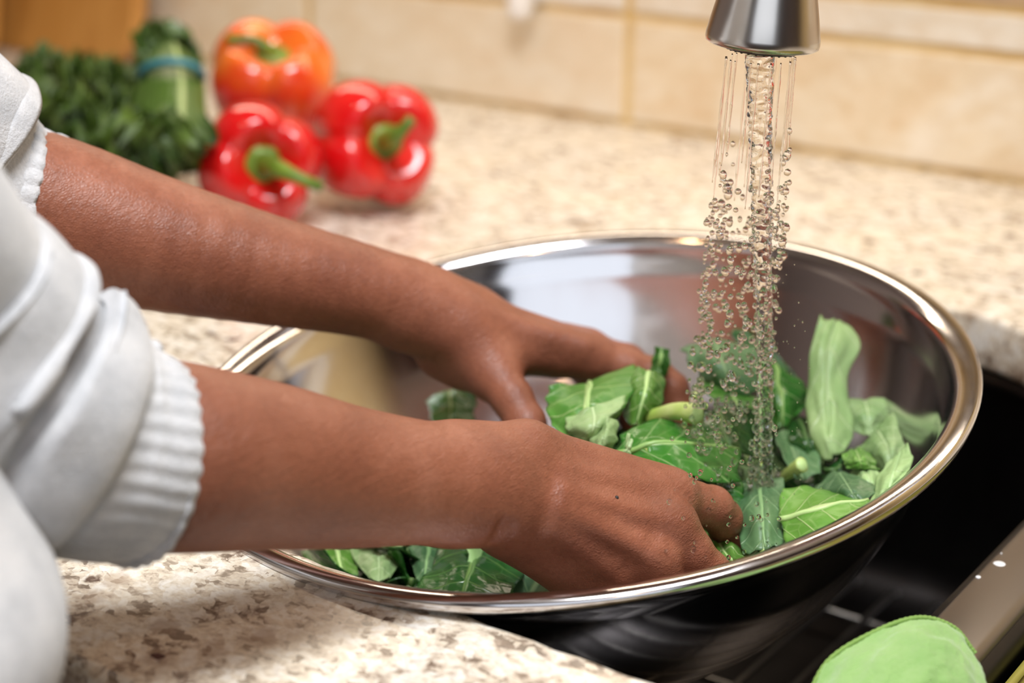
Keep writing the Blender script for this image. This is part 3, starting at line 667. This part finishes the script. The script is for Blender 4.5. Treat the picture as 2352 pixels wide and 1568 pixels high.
leaf([[(975, 925, .95), (1035, 892, .95), (1105, 900, .95)], [(985, 945, .94), (1035, 940, .935), (1095, 945, .94)], [(985, 975, .93), (1035, 975, .93), (1095, 975, .93)]], 'mid', 'dark green leaf in the gap between the two arms', GR, rib=False)
leaf([[(690, 1262, .85), (710, 1258, .85), (735, 1262, .85)], [(700, 1290, .835), (725, 1285, .83), (745, 1290, .83)], [(730, 1320, .815), (745, 1322, .81), (760, 1322, .81)]], 'mid', 'leftmost small leaf tip behind the bowl rim', GR, rib=False)
# cut stalks
def stalk(pts, rad, label):
    c = at(*pts[len(pts)//2]); r = empty('leaf_stalk', c, label, 'stalk')
    tube('stalk', [at(*p) for p in pts], rad, STEMC, r, 16, 24, lambda t, a, q: q*(1+.10*math.cos(2*a)+.05*math.sin(3*a+t*4)))
    lathe('cut_end', [(0, .0004), (rad[-1]*.8, .0003), (rad[-1]*.95, -.0008)], at(*pts[-1]), at(*pts[-1])-at(*pts[-2]), LEAFRIB['bright'], r, 20)
stalk([(1490, 960, .828), (1520, 952, .822), (1560, 945, .812), (1602, 952, .803)], [.0035, .0036, .0042, .0050], 'thick yellow-green stalk piece lying beside the far fingertips')
stalk([(1800, 1095, .835), (1818, 1082, .828), (1842, 1066, .82)], [.0022, .003, .0036], 'short stalk with yellow cut end inside the cupped dark leaf')
stalk([(1746, 1190, .775), (1748, 1220, .765), (1754, 1270, .752)], [.0012, .0016, .0018], 'slim yellow stalk at the foot of the water stream')
# filler pieces of the heap
rf = random.Random(11)
BU = BN.orthogonal().normalized(); BV = BN.cross(BU)
nf = 0
for k in range(2500):
    if nf >= 190: break
    x = rf.uniform(-.17, .17); y = rf.uniform(-.17, .17); rr = math.hypot(x, y)
    lim = rad(.06)-.020
    if rr > lim: continue
    lay = rf.random()
    zc = -.040-lay*.045 + .020*math.exp(-((x-.07)**2+(y-.05)**2)/.007) - (.022 if x < -.04 and y > -.08 else 0)
    c = Vector((x, y, zc)); s1 = rf.uniform(.022, .038); s2 = rf.uniform(.016, .030)
    R_ = Euler((rf.gauss(0, .45), rf.gauss(0, .45), rf.uniform(0, 6.28))).to_matrix()
    bend = rf.uniform(-.012, .016); tw = rf.uniform(-.01, .01)
    G = []
    for a in (-1, -.33, .33, 1):
        G.append([tuple(c+R_ @ Vector((a*s1, b2*s2*(1-.18*a*a), bend*(a*a+.6*b2*b2)+tw*a*b2))) for b2 in (-1, 0, 1)])
    ok = True
    for row in G:
        for q in row:
            d = Vector(q)-BC; h_ = -d.dot(BN); r_ = (d+BN*h_).length
            if h_ > H*.93 or h_ < .006 or r_ > rad(h_)-.005: ok = False
    if not ok: continue
    nf += 1
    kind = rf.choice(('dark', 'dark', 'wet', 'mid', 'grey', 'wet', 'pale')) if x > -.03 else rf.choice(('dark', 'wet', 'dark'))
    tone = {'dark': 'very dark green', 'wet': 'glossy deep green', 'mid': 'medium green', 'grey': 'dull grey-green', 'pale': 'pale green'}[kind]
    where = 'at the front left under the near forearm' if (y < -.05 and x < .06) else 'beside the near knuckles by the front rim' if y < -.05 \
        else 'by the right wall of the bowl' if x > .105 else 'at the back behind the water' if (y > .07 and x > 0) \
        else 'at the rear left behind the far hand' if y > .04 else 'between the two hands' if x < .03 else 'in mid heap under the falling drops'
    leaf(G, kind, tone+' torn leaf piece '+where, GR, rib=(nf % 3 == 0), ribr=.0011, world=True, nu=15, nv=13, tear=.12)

# ============================================================ PERSON
def W(*q): return np.array(at(*q))
def arm_mesh(build, lo, hi, vx): 
    f = Field(lo, hi, vx); build(f); return f
def make_hand(F0, lo, hi, vx, fingers, kf=.0035, kj=.0065):
    tot = None
    for ch in fingers:
        f = Field(lo, hi, vx)
        f.chain([(W(*p[:3]), p[3]) for p in ch], kf)
        tot = f.F if tot is None else np.minimum(tot, f.F)
    F0.F = smin(F0.F, tot, kj)
def limb(F, pts, k=.012, n=30):
    q = catmull(np.array([[*W(*p[:3]), p[3]] for p in pts]), n)
    for a, b_ in zip(q[:-1], q[1:]): F.cone(a[:3], b_[:3], a[3], b_[3], .0008)
def cseg(F, a, b_, k=.012): F.cone(W(*a[:3]), W(*b_[:3]), a[3], b_[3], k)
VX = .00135
# --- near (right) arm
ctrl = []
nearpts = [(-60, 960, .575), (400, 1200, .60), (1250, 1000, .70), (1800, 1400, .70), (1450, 1300, .83), (1750, 1250, .80), (300, 900, .66), (-60, 1150, .60)]
P = np.array([W(*p) for p in nearpts]); lo = P.min(0)-.035; hi = P.max(0)+.035
N = Field(lo, hi, VX)
limb(N, [(-40, 1000, .590, .036), (250, 1035, .606, .0365), (430, 1052, .617, .0350), (620, 1070, .636, .0318), (800, 1095, .655, .0280), (980, 1108, .674, .0246), (1120, 1112, .688, .0222)])
# two bones at the wrist
cseg(N, (1050, 1068, .690, .0170), (1190, 1062, .702, .0160)); cseg(N, (1050, 1160, .680, .0150), (1165, 1170, .690, .0140))
N.cone(W(1222, 1022, .700), W(1232, 1026, .702), .0085, .0080, .010)          # ulna head
# metacarpals
WR = (1190, 1120, .698)
M1 = (1530, 1136, .742, .0100); M2 = (1535, 1205, .727, .0108); M3 = (1500, 1278, .719, .0106); M4 = (1425, 1328, .722, .0098)
cseg(N, (1200, 1075, .705, .0155), M1, .010); cseg(N, (1200, 1115, .700, .0165), M2, .010)
cseg(N, (1195, 1155, .698, .0160), M3, .010); cseg(N, (1190, 1190, .702, .0150), M4, .010)
cseg(N, (1210, 1130, .715, .018), (1440, 1200, .745, .017), .012)               # palm body
cseg(N, (1180, 1190, .705, .0155), (1330, 1300, .728, .0165), .012)             # heel on the little-finger side
cseg(N, (1250, 1060, .715, .0120), (1480, 1115, .748, .0110), .010)
for a, b_ in (((1290, 1090, .694), (1520, 1130, .728)), ((1290, 1130, .687), (1525, 1198, .713)), ((1285, 1170, .685), (1490, 1270, .705)), ((1270, 1210, .687), (1420, 1318, .708))):
    N.cone(W(*a), W(*b_), .0028, .0036, .008)                                      # tendons
N.cone(W(1300, 1270, .6985), W(1455, 1240, .7035), .0014, .0020, .004)             # veins
N.cone(W(1400, 1290, .703), W(1470, 1235, .7035), .0016, .0014, .004)
N.cone(W(1330, 1180, .690), W(1420, 1215, .7015), .0012, .0014, .004)
make_hand(N, lo, hi, VX, [
    [(1500, 1130, .737, .0105), (1546, 1140, .741, .0112), (1595, 1155, .752, .0093), (1635, 1164, .760, .0094), (1660, 1190, .768, .0087), (1670, 1235, .783, .0076), (1662, 1275, .795, .0068)],
    [(1505, 1200, .722, .0108), (1538, 1208, .723, .0116), (1580, 1262, .727, .0100), (1630, 1318, .735, .0095), (1650, 1372, .750, .0080), (1640, 1400, .768, .0070)],
    [(1470, 1272, .716, .0104), (1500, 1280, .716, .0112), (1520, 1345, .722, .0096), (1560, 1395, .735, .0090), (1565, 1420, .755, .0075)],
    [(1400, 1322, .720, .0096), (1428, 1332, .720, .0100), (1450, 1385, .728, .0084), (1485, 1415, .742, .0078), (1490, 1420, .760, .0068)],
    [(1230, 1150, .735, .0150), (1330, 1180, .765, .0125), (1430, 1210, .790, .0105), (1500, 1250, .805, .0095), (1530, 1275, .812, .0080)]])
# creases across knuckles, wrist folds
for (x, y, d) in ((1520, 1168, .7125), (1533, 1180, .7135), (1545, 1195, .7145)):
    N.cone(W(x-6, y-16, d+.004), W(x+6, y+16, d), .0006, .0006, .0012, True)
for k in range(4):
    N.cone(W(1150+k*9, 1195+k*3, .668+k*.0012), W(1120+k*16, 1262+k*10, .676+k*.002), .0009, .0009, .002, True)
V1, Q1 = N.surface()
# --- far (left) arm
farpts = [(-120, 350, .76), (-120, 800, .78), (1000, 600, .86), (1480, 720, .97), (1640, 1000, .90), (1200, 1080, .83), (1300, 850, .99)]
P = np.array([W(*p) for p in farpts]); lo = P.min(0)-.04; hi = P.max(0)+.04
Lh = Field(lo, hi, VX)
limb(Lh, [(-90, 440, .785, .038), (120, 487, .800, .0365), (330, 552, .812, .0335), (600, 617, .830, .0278), (800, 660, .846, .0242), (960, 703, .860, .0220), (1050, 745, .866, .0202)])
cseg(Lh, (930, 680, .868, .0165), (1080, 722, .880, .0150)); cseg(Lh, (940, 735, .856, .015), (1060, 775, .862, .014))
m1 = (1352, 818, .886, .0105); m2 = (1345, 806, .905, .0108); m3 = (1318, 800, .924, .0104); m4 = (1275, 800, .940, .0098)
cseg(Lh, (1060, 750, .868, .0170), m1, .010); cseg(Lh, (1060, 740, .880, .0165), m2, .010)
cseg(Lh, (1055, 745, .892, .0160), m3, .010); cseg(Lh, (1050, 755, .902, .015), m4, .010)
cseg(Lh, (1060, 790, .872, .0150), (1130, 850, .862, .0135), .012)                 # thenar
cseg(Lh, (1110, 790, .868, .0130), (1270, 815, .880, .0100), .012)                 # web of the thumb
cseg(Lh, (1010, 820, .872, .0110), (1060, 850, .870, .0100), .010)                 # heel of the palm
for a, b_ in (((1090, 720, .858), (1340, 795, .872)), ((1100, 712, .872), (1335, 780, .893))):
    Lh.cone(W(*a), W(*b_), .0026, .0034, .008)
make_hand(Lh, lo, hi, VX, [
    [(1310, 808, .882, .0105), (1362, 822, .884, .0112), (1440, 842, .886, .0094), (1505, 862, .888, .0093), (1545, 892, .887, .0084), (1562, 940, .886, .0074), (1560, 985, .886, .0066)],
    [(1310, 800, .902, .0108), (1350, 808, .905, .0110), (1440, 830, .915, .0095), (1510, 880, .922, .009), (1530, 960, .925, .0074)],
    [(1285, 795, .920, .0104), (1322, 802, .925, .0106), (1400, 840, .938, .009), (1440, 900, .942, .0084), (1450, 970, .94, .007)],
    [(1245, 795, .936, .0098), (1278, 803, .941, .0098), (1340, 850, .952, .0082), (1370, 900, .955, .0074), (1375, 950, .952, .0064)],
    [(1090, 800, .864, .0145), (1140, 868, .856, .0120), (1176, 915, .848, .0104), (1208, 972, .842, .0100), (1228, 1030, .836, .0090), (1240, 1065, .832, .0075)]], kj=.008)
for k in range(0):
    Lh.cone(W(975+k*9, 775+k*6, .8415+k*.001), W(1000+k*10, 830+k*4, .857), .0006, .0005, .0015, True)
for k in range(4):
    Lh.cone(W(1262+k*12, 868-k*7, .862+k*.002), W(1230+k*18, 830-k*4, .860+k*.002), .0007, .0005, .0015, True)
V2, Q2 = Lh.surface()
# --- upper arms and torso hidden in the sweater
ELR = W(-40, 1000, .590); ELL = W(-90, 440, .785)
SHR = np.array([-.03, -.475, .40]); SHL = np.array([-.345, -.445, .40])
T = Field((-.47, -.66, -.55), (.12, -.12, .60), .006)
T.cone(ELR, SHR, .034, .036, .01); T.cone(ELL, SHL, .036, .036, .01)
T.cone(ELR, W(150, 1020, .60), .034, .034, .02); T.cone(ELL, W(0, 470, .79), .038, .034, .02)
T.cone(SHR+np.array([-.03, .02, -.02]), SHL+np.array([.03, 0, -.02]), .044, .044, .03)
T.cone((-.10, -.47, .36), (-.11, -.46, -.05), .085, .085, .05); T.cone((-.25, -.465, .36), (-.24, -.455, -.05), .085, .085, .05)
T.cone((-.12, -.46, -.05), (-.13, -.47, -.5), .09, .10, .05); T.cone((-.24, -.46, -.05), (-.24, -.47, -.5), .09, .10, .05)
T.cone((-.18, -.45, .42), (-.18, -.43, .54), .048, .046, .03)
V3, Q3 = T.surface()
V = np.vstack([V1, V2, V3]); Q = np.vstack([Q1, Q2+len(V1), Q3+len(V1)+len(V2)])
me = bpy.data.meshes.new('person'); me.from_pydata(V.tolist(), [], Q.tolist()); me.update()
# skin tone: darker knuckles, creases and joints; forearm shade painted in as colour
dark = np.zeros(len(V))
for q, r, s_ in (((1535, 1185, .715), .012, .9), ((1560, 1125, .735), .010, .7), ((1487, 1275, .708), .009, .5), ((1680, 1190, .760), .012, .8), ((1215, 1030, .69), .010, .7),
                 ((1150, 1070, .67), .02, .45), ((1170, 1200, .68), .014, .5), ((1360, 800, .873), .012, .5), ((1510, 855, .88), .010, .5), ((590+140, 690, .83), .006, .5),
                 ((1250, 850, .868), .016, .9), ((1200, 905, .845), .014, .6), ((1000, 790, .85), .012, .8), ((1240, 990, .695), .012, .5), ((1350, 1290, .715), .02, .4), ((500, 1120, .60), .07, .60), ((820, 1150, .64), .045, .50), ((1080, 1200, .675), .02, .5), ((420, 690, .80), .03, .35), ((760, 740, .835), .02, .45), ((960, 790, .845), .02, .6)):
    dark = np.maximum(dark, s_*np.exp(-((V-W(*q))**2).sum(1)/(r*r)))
att = me.attributes.new('pigment_shade', 'FLOAT', 'POINT'); att.data.foreach_set('value', dark.astype(np.float32))
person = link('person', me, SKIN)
bm = bmesh.new(); bm.from_mesh(me)
for _ in range(2): bmesh.ops.smooth_vert(bm, verts=bm.verts, factor=.5, use_axis_x=True, use_axis_y=True, use_axis_z=True)
bmesh.ops.recalc_face_normals(bm, faces=bm.faces); bm.to_mesh(me); bm.free()
tag(person, 'person in a pale grey sweater washing greens with both hands in the bowl', 'person')
d_ = V-np.array(CP); pu = d_@np.array(CR)/(d_@np.array(CF)); pv = d_@np.array(CU)/(d_@np.array(CF))
sc_ = np.hypot(pu-(1417-1176)/FPX, pv-(784-1143)/FPX)+(d_@np.array(CF))*.02; mo = Vector(V[int(sc_.argmin())])
lathe('mole', [(0, .0005), (.0005, .0004), (.0009, -.0001), (.0009, -.0012)], mo, -CF, BLACKM, person, 16)
# sweater: tubes through rings (centre, axis, radius)
def ringtube(name, rings, m, n=60, seg=72, rib=0, fold=.0, seed=0, flat=None):
    """rings: (px,py,d,radius) or world 4-tuples marked with 5th item"""
    A = np.array([[*(q[:3] if len(q) > 4 else at(*q[:3])), q[3]] for q in rings])
    q = catmull(A, n); fr = frames([Vector(p[:3]) for p in q]); vs = []; uv = []
    for i, (T_, u, v_) in enumerate(fr):
        for j in range(seg):
            a = 2*math.pi*j/seg; t = i/(n-1)
            r = q[i, 3]
            c3 = Vector((math.cos(a)*1.1, math.sin(a)*1.1, t*4+seed))
            r *= 1+fold*mnoise.noise(c3)+fold*.5*mnoise.noise(c3*2.3)
            r += rib*min(1, t*7)*(.5+.5*math.cos(a*34+1.5*mnoise.noise(Vector((t*3, a, seed)))))
            vs.append(Vector(q[i, :3])+(u*math.cos(a)+v_*math.sin(a))*r); uv.append((t, j/seg))
    fs = [(i*seg+j, i*seg+(j+1) % seg, (i+1)*seg+(j+1) % seg, (i+1)*seg+j) for i in range(n-1) for j in range(seg)]
    o = mesh(name, vs, fs, m, person, True, uv)
    md = o.modifiers.new('s', 'SOLIDIFY'); md.thickness = .003; md.offset = -1
    return o
def world(p, r): return (p[0], p[1], p[2], r, 1)
# near sleeve: two heavy rolls and a ribbed cuff
near_cuff = ringtube('cuff', [(322, 1042, .611, .0345), (316, 1041, .610, .0385), (300, 1040, .608, .0395), (265, 1034, .605, .0408), (215, 1020, .601, .042), (150, 995, .596, .042)], WOOL, 40, 272, .0007, .02, 5)
near_sleeve = ringtube('sleeve', [(195, 1012, .600, .0405), (175, 1002, .598, .0460), (135, 982, .594, .0510), (80, 955, .590, .0520), (40, 930, .587, .0475), (20, 915, .585, .0475),
    (-20, 898, .582, .0525), (-80, 855, .576, .0550), (-150, 780, .566, .054), (-240, 680, .553, .051), (-350, 500, .530, .048),
    world((-.06, -.385, .25), .050), world((-.045, -.45, .34), .062), world((-.07, -.47, .41), .075), world((-.12, -.455, .435), .070)], WOOL, 200, 110, 0, .07, 2)
far_cuff = ringtube('cuff', [(40, 478, .800, .0388), (36, 476, .7995, .0402), (18, 471, .798, .0408), (-22, 460, .793, .0410), (-70, 445, .788, .041)], WOOL, 30, 272, .0008, .02, 3)
ringtube('sleeve', [(-30, 458, .795, .0418), (-60, 438, .790, .0465), (-125, 396, .782, .0535), (-220, 322, .77, .060), world((-.29, -.28, .24), .06), world(SHL, .07), world((-.25, -.45, .43), .075)], WOOL, 110, 100, 0, .09, 6)
# torso of the sweater
tq = []
for z, cx, cy, rx, ry in ((.47, -.18, -.44, .06, .055), (.455, -.18, -.44, .11, .07), (.42, -.18, -.445, .17, .09), (.36, -.18, -.45, .195, .11), (.25, -.175, -.445, .19, .12), (.12, -.168, -.440, .205, .126), (.06, -.157, -.436, .221, .127), (0, -.163, -.440, .203, .124), (-.05, -.165, -.440, .195, .122), (-.16, -.165, -.441, .190, .123), (-.20, -.17, -.435, .178, .118), (-.21, -.17, -.436, .172, .112)):
    tq.append((cx, cy, z, rx, ry))
tq = catmull(np.array(tq), 90); vs = []; uv = []; sg_ = 160
for i, (cx, cy, z, rx, ry) in enumerate(tq):
    for j in range(sg_):
        a = 2*math.pi*j/sg_; ca, sa = math.cos(a), math.sin(a)
        e = 2.4; k_ = (abs(ca)**e+abs(sa)**e)**(-1/e)
        f_ = 1+.05*mnoise.noise(Vector((ca*1.6, sa*1.6, z*9)))
        vs.append((cx+rx*k_*ca*f_, cy+ry*k_*sa*f_, z)); uv.append((j/sg_, i/90))
fs = [(i*sg_+j, i*sg_+(j+1) % sg_, (i+1)*sg_+(j+1) % sg_, (i+1)*sg_+j) for i in range(89) for j in range(sg_)]
o = mesh('sweater_body', vs, fs, WOOL, person, True, uv); md = o.modifiers.new('s', 'SOLIDIFY'); md.thickness = .004

# ============================================================ VEGETABLES AT THE BACK
def pepper(c, ax, R_, Hh, m, label, stempts, lobes=4, ph=0., seed=0, flatten=1.0):
    c = Vector(c); ax = Vector(ax).normalized(); root = empty('bell_pepper', c, label, 'bell pepper', 'bell peppers on the counter')
    u = ax.orthogonal().normalized(); v_ = ax.cross(u); nr, ns = 48, 96; vs = []
    for i in range(nr):
        t = i/(nr-1)*math.pi           # 0 = stem end
        for j in range(ns):
            a = 2*math.pi*j/ns
            lob = abs(math.cos(lobes*(a+ph)/2))**.7
            jit = .06*mnoise.noise(Vector((math.cos(a), math.sin(a), seed+t)))
            st = math.sin(t)
            r = R_*(st**.72)*(1-.20*(1-lob)*(.35+.65*st)+jit)*(1-.13*max(0, (t-1.2))/1.9)
            h_ = Hh*.5*math.cos(t)
            h_ -= Hh*.26*math.exp(-(r/(R_*.42))**2)*(1 if t < 1.57 else -.6)         # sunken ends
            h_ += (Hh*.07*lob*math.exp(-((r-R_*.62)/(R_*.25))**2))*(1 if t < 1.57 else -1)
            vs.append(c+ax*h_+(u*math.cos(a)+v_*math.sin(a))*r)
    fs = [(i*ns+j, i*ns+(j+1) % ns, (i+1)*ns+(j+1) % ns, (i+1)*ns+j) for i in range(nr-1) for j in range(ns)]
    o = mesh('flesh', vs, fs, m, root)
    bm = bmesh.new(); bm.from_mesh(o.data); bmesh.ops.remove_doubles(bm, verts=bm.verts, dist=2e-5); bmesh.ops.recalc_face_normals(bm, faces=bm.faces); bm.to_mesh(o.data); bm.free()
    s0 = c+ax*(Hh*.5-Hh*.25)
    st_ = tube('stem', [s0]+[Vector(p) for p in stempts], [.0085, .0065, .0042, .0038, .0046][:len(stempts)+1], PSTEM, root, 14, 26)
    vs = []; k = 40                                                                # calyx: five-pointed cap
    for i in range(6):
        for j in range(k):
            a = 2*math.pi*j/k; rr = (.006+.0135*(i/5))*(1+.16*(i/5)*math.cos(5*a))
            vs.append(s0+ax*(.008-.011*(i/5)**1.6)+(u*math.cos(a)+v_*math.sin(a))*rr)
    cx_ = mesh('calyx', vs, [(i*k+j, i*k+(j+1) % k, (i+1)*k+(j+1) % k, (i+1)*k+j) for i in range(5) for j in range(k)], PSTEM, st_)
    cx_.location = (0, 0, 0); md = cx_.modifiers.new('s', 'SOLIDIFY'); md.thickness = .0015
    return root
tocam = lambda p: (CP-Vector(p)).normalized()
p1 = at(596, 378, 1.205); a1 = (tocam(p1)*1+CR*.12+CU*.02)
pepper(p1, a1, .0475, .078, PEP, 'front red bell pepper whose long stem points right', [at(640, 388, 1.155), at(690, 410, 1.145), at(738, 430, 1.15)], 4, .5, 1)
p2 = at(856, 326, 1.262); a2 = (tocam(p2)*.9+CR*.36+CU*.02)
pepper(p2, a2, .0525, .088, PEP, 'right-hand red bell pepper lying beside the front one', [at(905, 315, 1.205), at(930, 292, 1.195), at(946, 272, 1.195)], 4, .2, 5)
p3 = at(628, 186, 1.36); a3 = (Vector((0, 0, 1))+tocam(p3)*.50)
pepper(p3, a3, .0565, .084, PEPO, 'orange-red bell pepper standing upright behind the other two', [at(615, 115, 1.335), at(580, 92, 1.33), at(522, 90, 1.33)], 4, .9, 9)

# kale bunches
def ruffle(name, base_, d, L, Wd, parent, seed, m):
    rg = random.Random(seed); d = Vector(d).normalized(); sidev = d.cross(Vector((0, 0, 1))).normalized(); up = sidev.cross(d)
    nu, nv = 14, 25; vs = []
    for i in range(nu):
        t = i/(nu-1)
        for j in range(nv):
            s = 2*j/(nv-1)-1; wd = Wd*math.sin(math.pi*(t*.85+.12))**.7
            e = abs(s)**1.5
            z = .010*e*math.sin(t*26+s*9+seed)+.008*e*math.sin(j*1.9+t*9+seed*2)+.006*mnoise.noise(Vector((t*8, s*6, seed)))
            vs.append(Vector(base_)+d*(L*t+.006*e*math.sin(j*2.3+seed))+sidev*(s*wd)+up*(z+.35*wd*s*s))
    return mesh(name, vs, [(i*nv+j, (i+1)*nv+j, (i+1)*nv+j+1, i*nv+j+1) for i in range(nu-1) for j in range(nv-1)], m, parent)
kb = empty('curly_kale', (-.75, .34, 0), 'dark curly kale bunch lying on the counter behind the far forearm', 'kale')
rk = random.Random(5)
for k in range(46):
    px = rk.uniform(20, 290); py = rk.uniform(165, 360); d = 1.20+(.15 if py < 240 else 0)+rk.uniform(-.03, .03)
    b0 = at(px, py, d+.02); dr_ = Vector((rk.uniform(-1, 1), rk.uniform(-1, .2), rk.uniform(.1, 1)))
    if b0.z < .012: b0.z = .012
    ruffle('leaf', b0-dr_.normalized()*.02, dr_, rk.uniform(.035, .055), rk.uniform(.015, .024), kb, k, KALE)
sb = empty('stalk_bunch', at(385, 280, 1.24), 'bundle of green stalks held by a blue rubber band left of the peppers', 'greens')
for k in range(13):
    s = (k-6)/6; ln = 1-abs(s)**2*.25
    pts_ = [at(385+s*78, 345+rk.uniform(-8, 8), 1.215), at(390+s*66, 250, 1.245-.02*(1-s*s)), at(393+s*58, 180, 1.27-.02*(1-s*s)), at(388+s*30, 180-75*ln, 1.30)]
    tube('stalk', pts_, [.0062, .0062, .0055, .004], KSTEM2 if k == 8 else KSTEM, sb, 10, 20)
for k in range(6):
    s = (k-2.5)/2.5
    pts_ = [at(385+s*50, 340, 1.23), at(390+s*45, 240, 1.262), at(393+s*40, 170, 1.285), at(385+s*20, 110, 1.31)]
    tube('stalk', pts_, [.0062, .0062, .0055, .004], KSTEM, sb, 10, 16)
bp = [at(393+72*math.sin(a), 180+42*(1-math.cos(a))*.9-38, 1.262-.022*math.cos(a)) for a in np.linspace(-1.5, 1.5, 20)]
tube('rubber_band', bp, .0034, BAND, sb, 10)
for k in range(20):
    b0 = at(rk.uniform(310, 455), rk.uniform(345, 415), rk.uniform(1.16, 1.20)); b0.z = max(b0.z, .014)
    ruffle('leaf', b0, (rk.uniform(-1, 1), rk.uniform(-1, 1), rk.uniform(.2, 1)), .035, .015, sb, 100+k, KALE)
for k in range(14):
    b0 = at(rk.uniform(345, 430), rk.uniform(150, 200), rk.uniform(1.31, 1.34))
    ruffle('leaf', b0, (rk.uniform(-.6, .6), .3, 1), .035, .012, sb, 200+k, KSTEM)
# cutting boards leaning on the wall
def board(name, x0, x1, z0, z1, y, tilt, label, r=.05, th=.02):
    lp = rrect(x0, x1, z0, z1, (r,)*4, 10); n = len(lp)
    bm = bmesh.new(); f = bm.faces.new([bm.verts.new((x, 0, z)) for x, z in lp]); e = bmesh.ops.extrude_face_region(bm, geom=[f])
    for q in e['geom']:
        if isinstance(q, bmesh.types.BMVert): q.co.y += th
    bmesh.ops.recalc_face_normals(bm, faces=bm.faces)
    me = bpy.data.meshes.new(name); bm.to_mesh(me); bm.free(); o = link(name, me, WOOD, None, False)
    o.location = (0, y, 0); o.rotation_euler = (tilt, 0, 0); md = o.modifiers.new('b', 'BEVEL'); md.width = .004; md.segments = 3
    return tag(o, label, 'cutting board')
board('cutting_board', -1.26, -.965, .001, .30, .575, -.2, 'orange wooden cutting board with rounded corners leaning on the tiles')
board('cutting_board', -1.40, -1.13, .001, .36, .51, -.16, 'second wooden cutting board leaning in front at the left frame edge', .03)
# white hook on the tiles
hk = empty('wall_hook', at(1217, 10, 1.42), 'small white rounded plastic hook hanging on the backsplash', 'hook')
hp = at(1217, 0, 1.0); tt = (YW-.012-CP.y)/ray(1217, 5).y
hc = CP+ray(1217, 5)*tt+Vector((0, 0, -.010))
box('plate', hc+Vector((-.014, -.001, .01)), hc+Vector((.014, .009, .07)), WHITE, hk, .004, 3, True).location = -hk.location
tube('peg', [hc+Vector((0, 0, .05)), hc+Vector((0, -.012, .03)), hc+Vector((0, -.016, .004)), hc+Vector((0, -.016, -.004))], [.010, .012, .0125, .007], WHITE, hk, 16, 20)

# green cloth over the divider
def cloth():
    DZ = .09
    pts = [[(1840, 1640, .560), (1900, 1520, .572), (2010, 1450, .580), (2110, 1418, .588), (2190, 1440, .590), (2240, 1500, .588)],
           [(1830, 1700, .550), (1930, 1600, .556), (2030, 1520, .563), (2120, 1475, .570), (2200, 1490, .572), (2262, 1555, .572)],
           [(1840, 1780, .542), (1960, 1700, .546), (2060, 1620, .550), (2140, 1560, .556), (2220, 1570, .560), (2275, 1630, .562)],
           [(1860, 1880, .540), (1980, 1820, .540), (2080, 1740, .540), (2160, 1680, .545), (2240, 1680, .552), (2285, 1730, .556)]]
    rows = [[list(at(q[0], q[1], q[2]+DZ)) for q in r] for r in pts]
    rows += [[[x, -.190, .0055] for x in (.20, .215, .23, .25, .275, .30)], [[x, -.270, .0045] for x in (.20, .22, .24, .265, .29, .32)]]
    G = interp_grid(rows, 100, 90); vs = []; uv = []
    N_ = np.cross(np.gradient(G, axis=0), np.gradient(G, axis=1)); N_ /= np.linalg.norm(N_, axis=2)[..., None]
    for i in range(100):
        for j in range(90):
            q = G[i, j]+N_[i, j]*(.0016*mnoise.noise(Vector((i*.12, j*.1, 2)))+.0005*mnoise.noise(Vector((i*.5, j*.5, 7))))
            vs.append(q); uv.append((i/60, j/90))
    o = mesh('dish_cloth', vs, [(i*90+j, (i+1)*90+j, (i+1)*90+j+1, i*90+j+1) for i in range(99) for j in range(89)], CLOTH, None, True, uv)
    md = o.modifiers.new('s', 'SOLIDIFY'); md.thickness = .0025; tag(o, 'light green woven dish cloth draped over the sink divider', 'cloth')
    e = [Vector(G[0, j]) for j in range(90)]
    tube('stitched_hem', e, .0010, CLOTHE, o, 8, 180, lambda t, a, r: r*(1+.12*math.sin(t*260)))
cloth()
for o in S.objects:
    if '_abs' in o: del o['_abs']
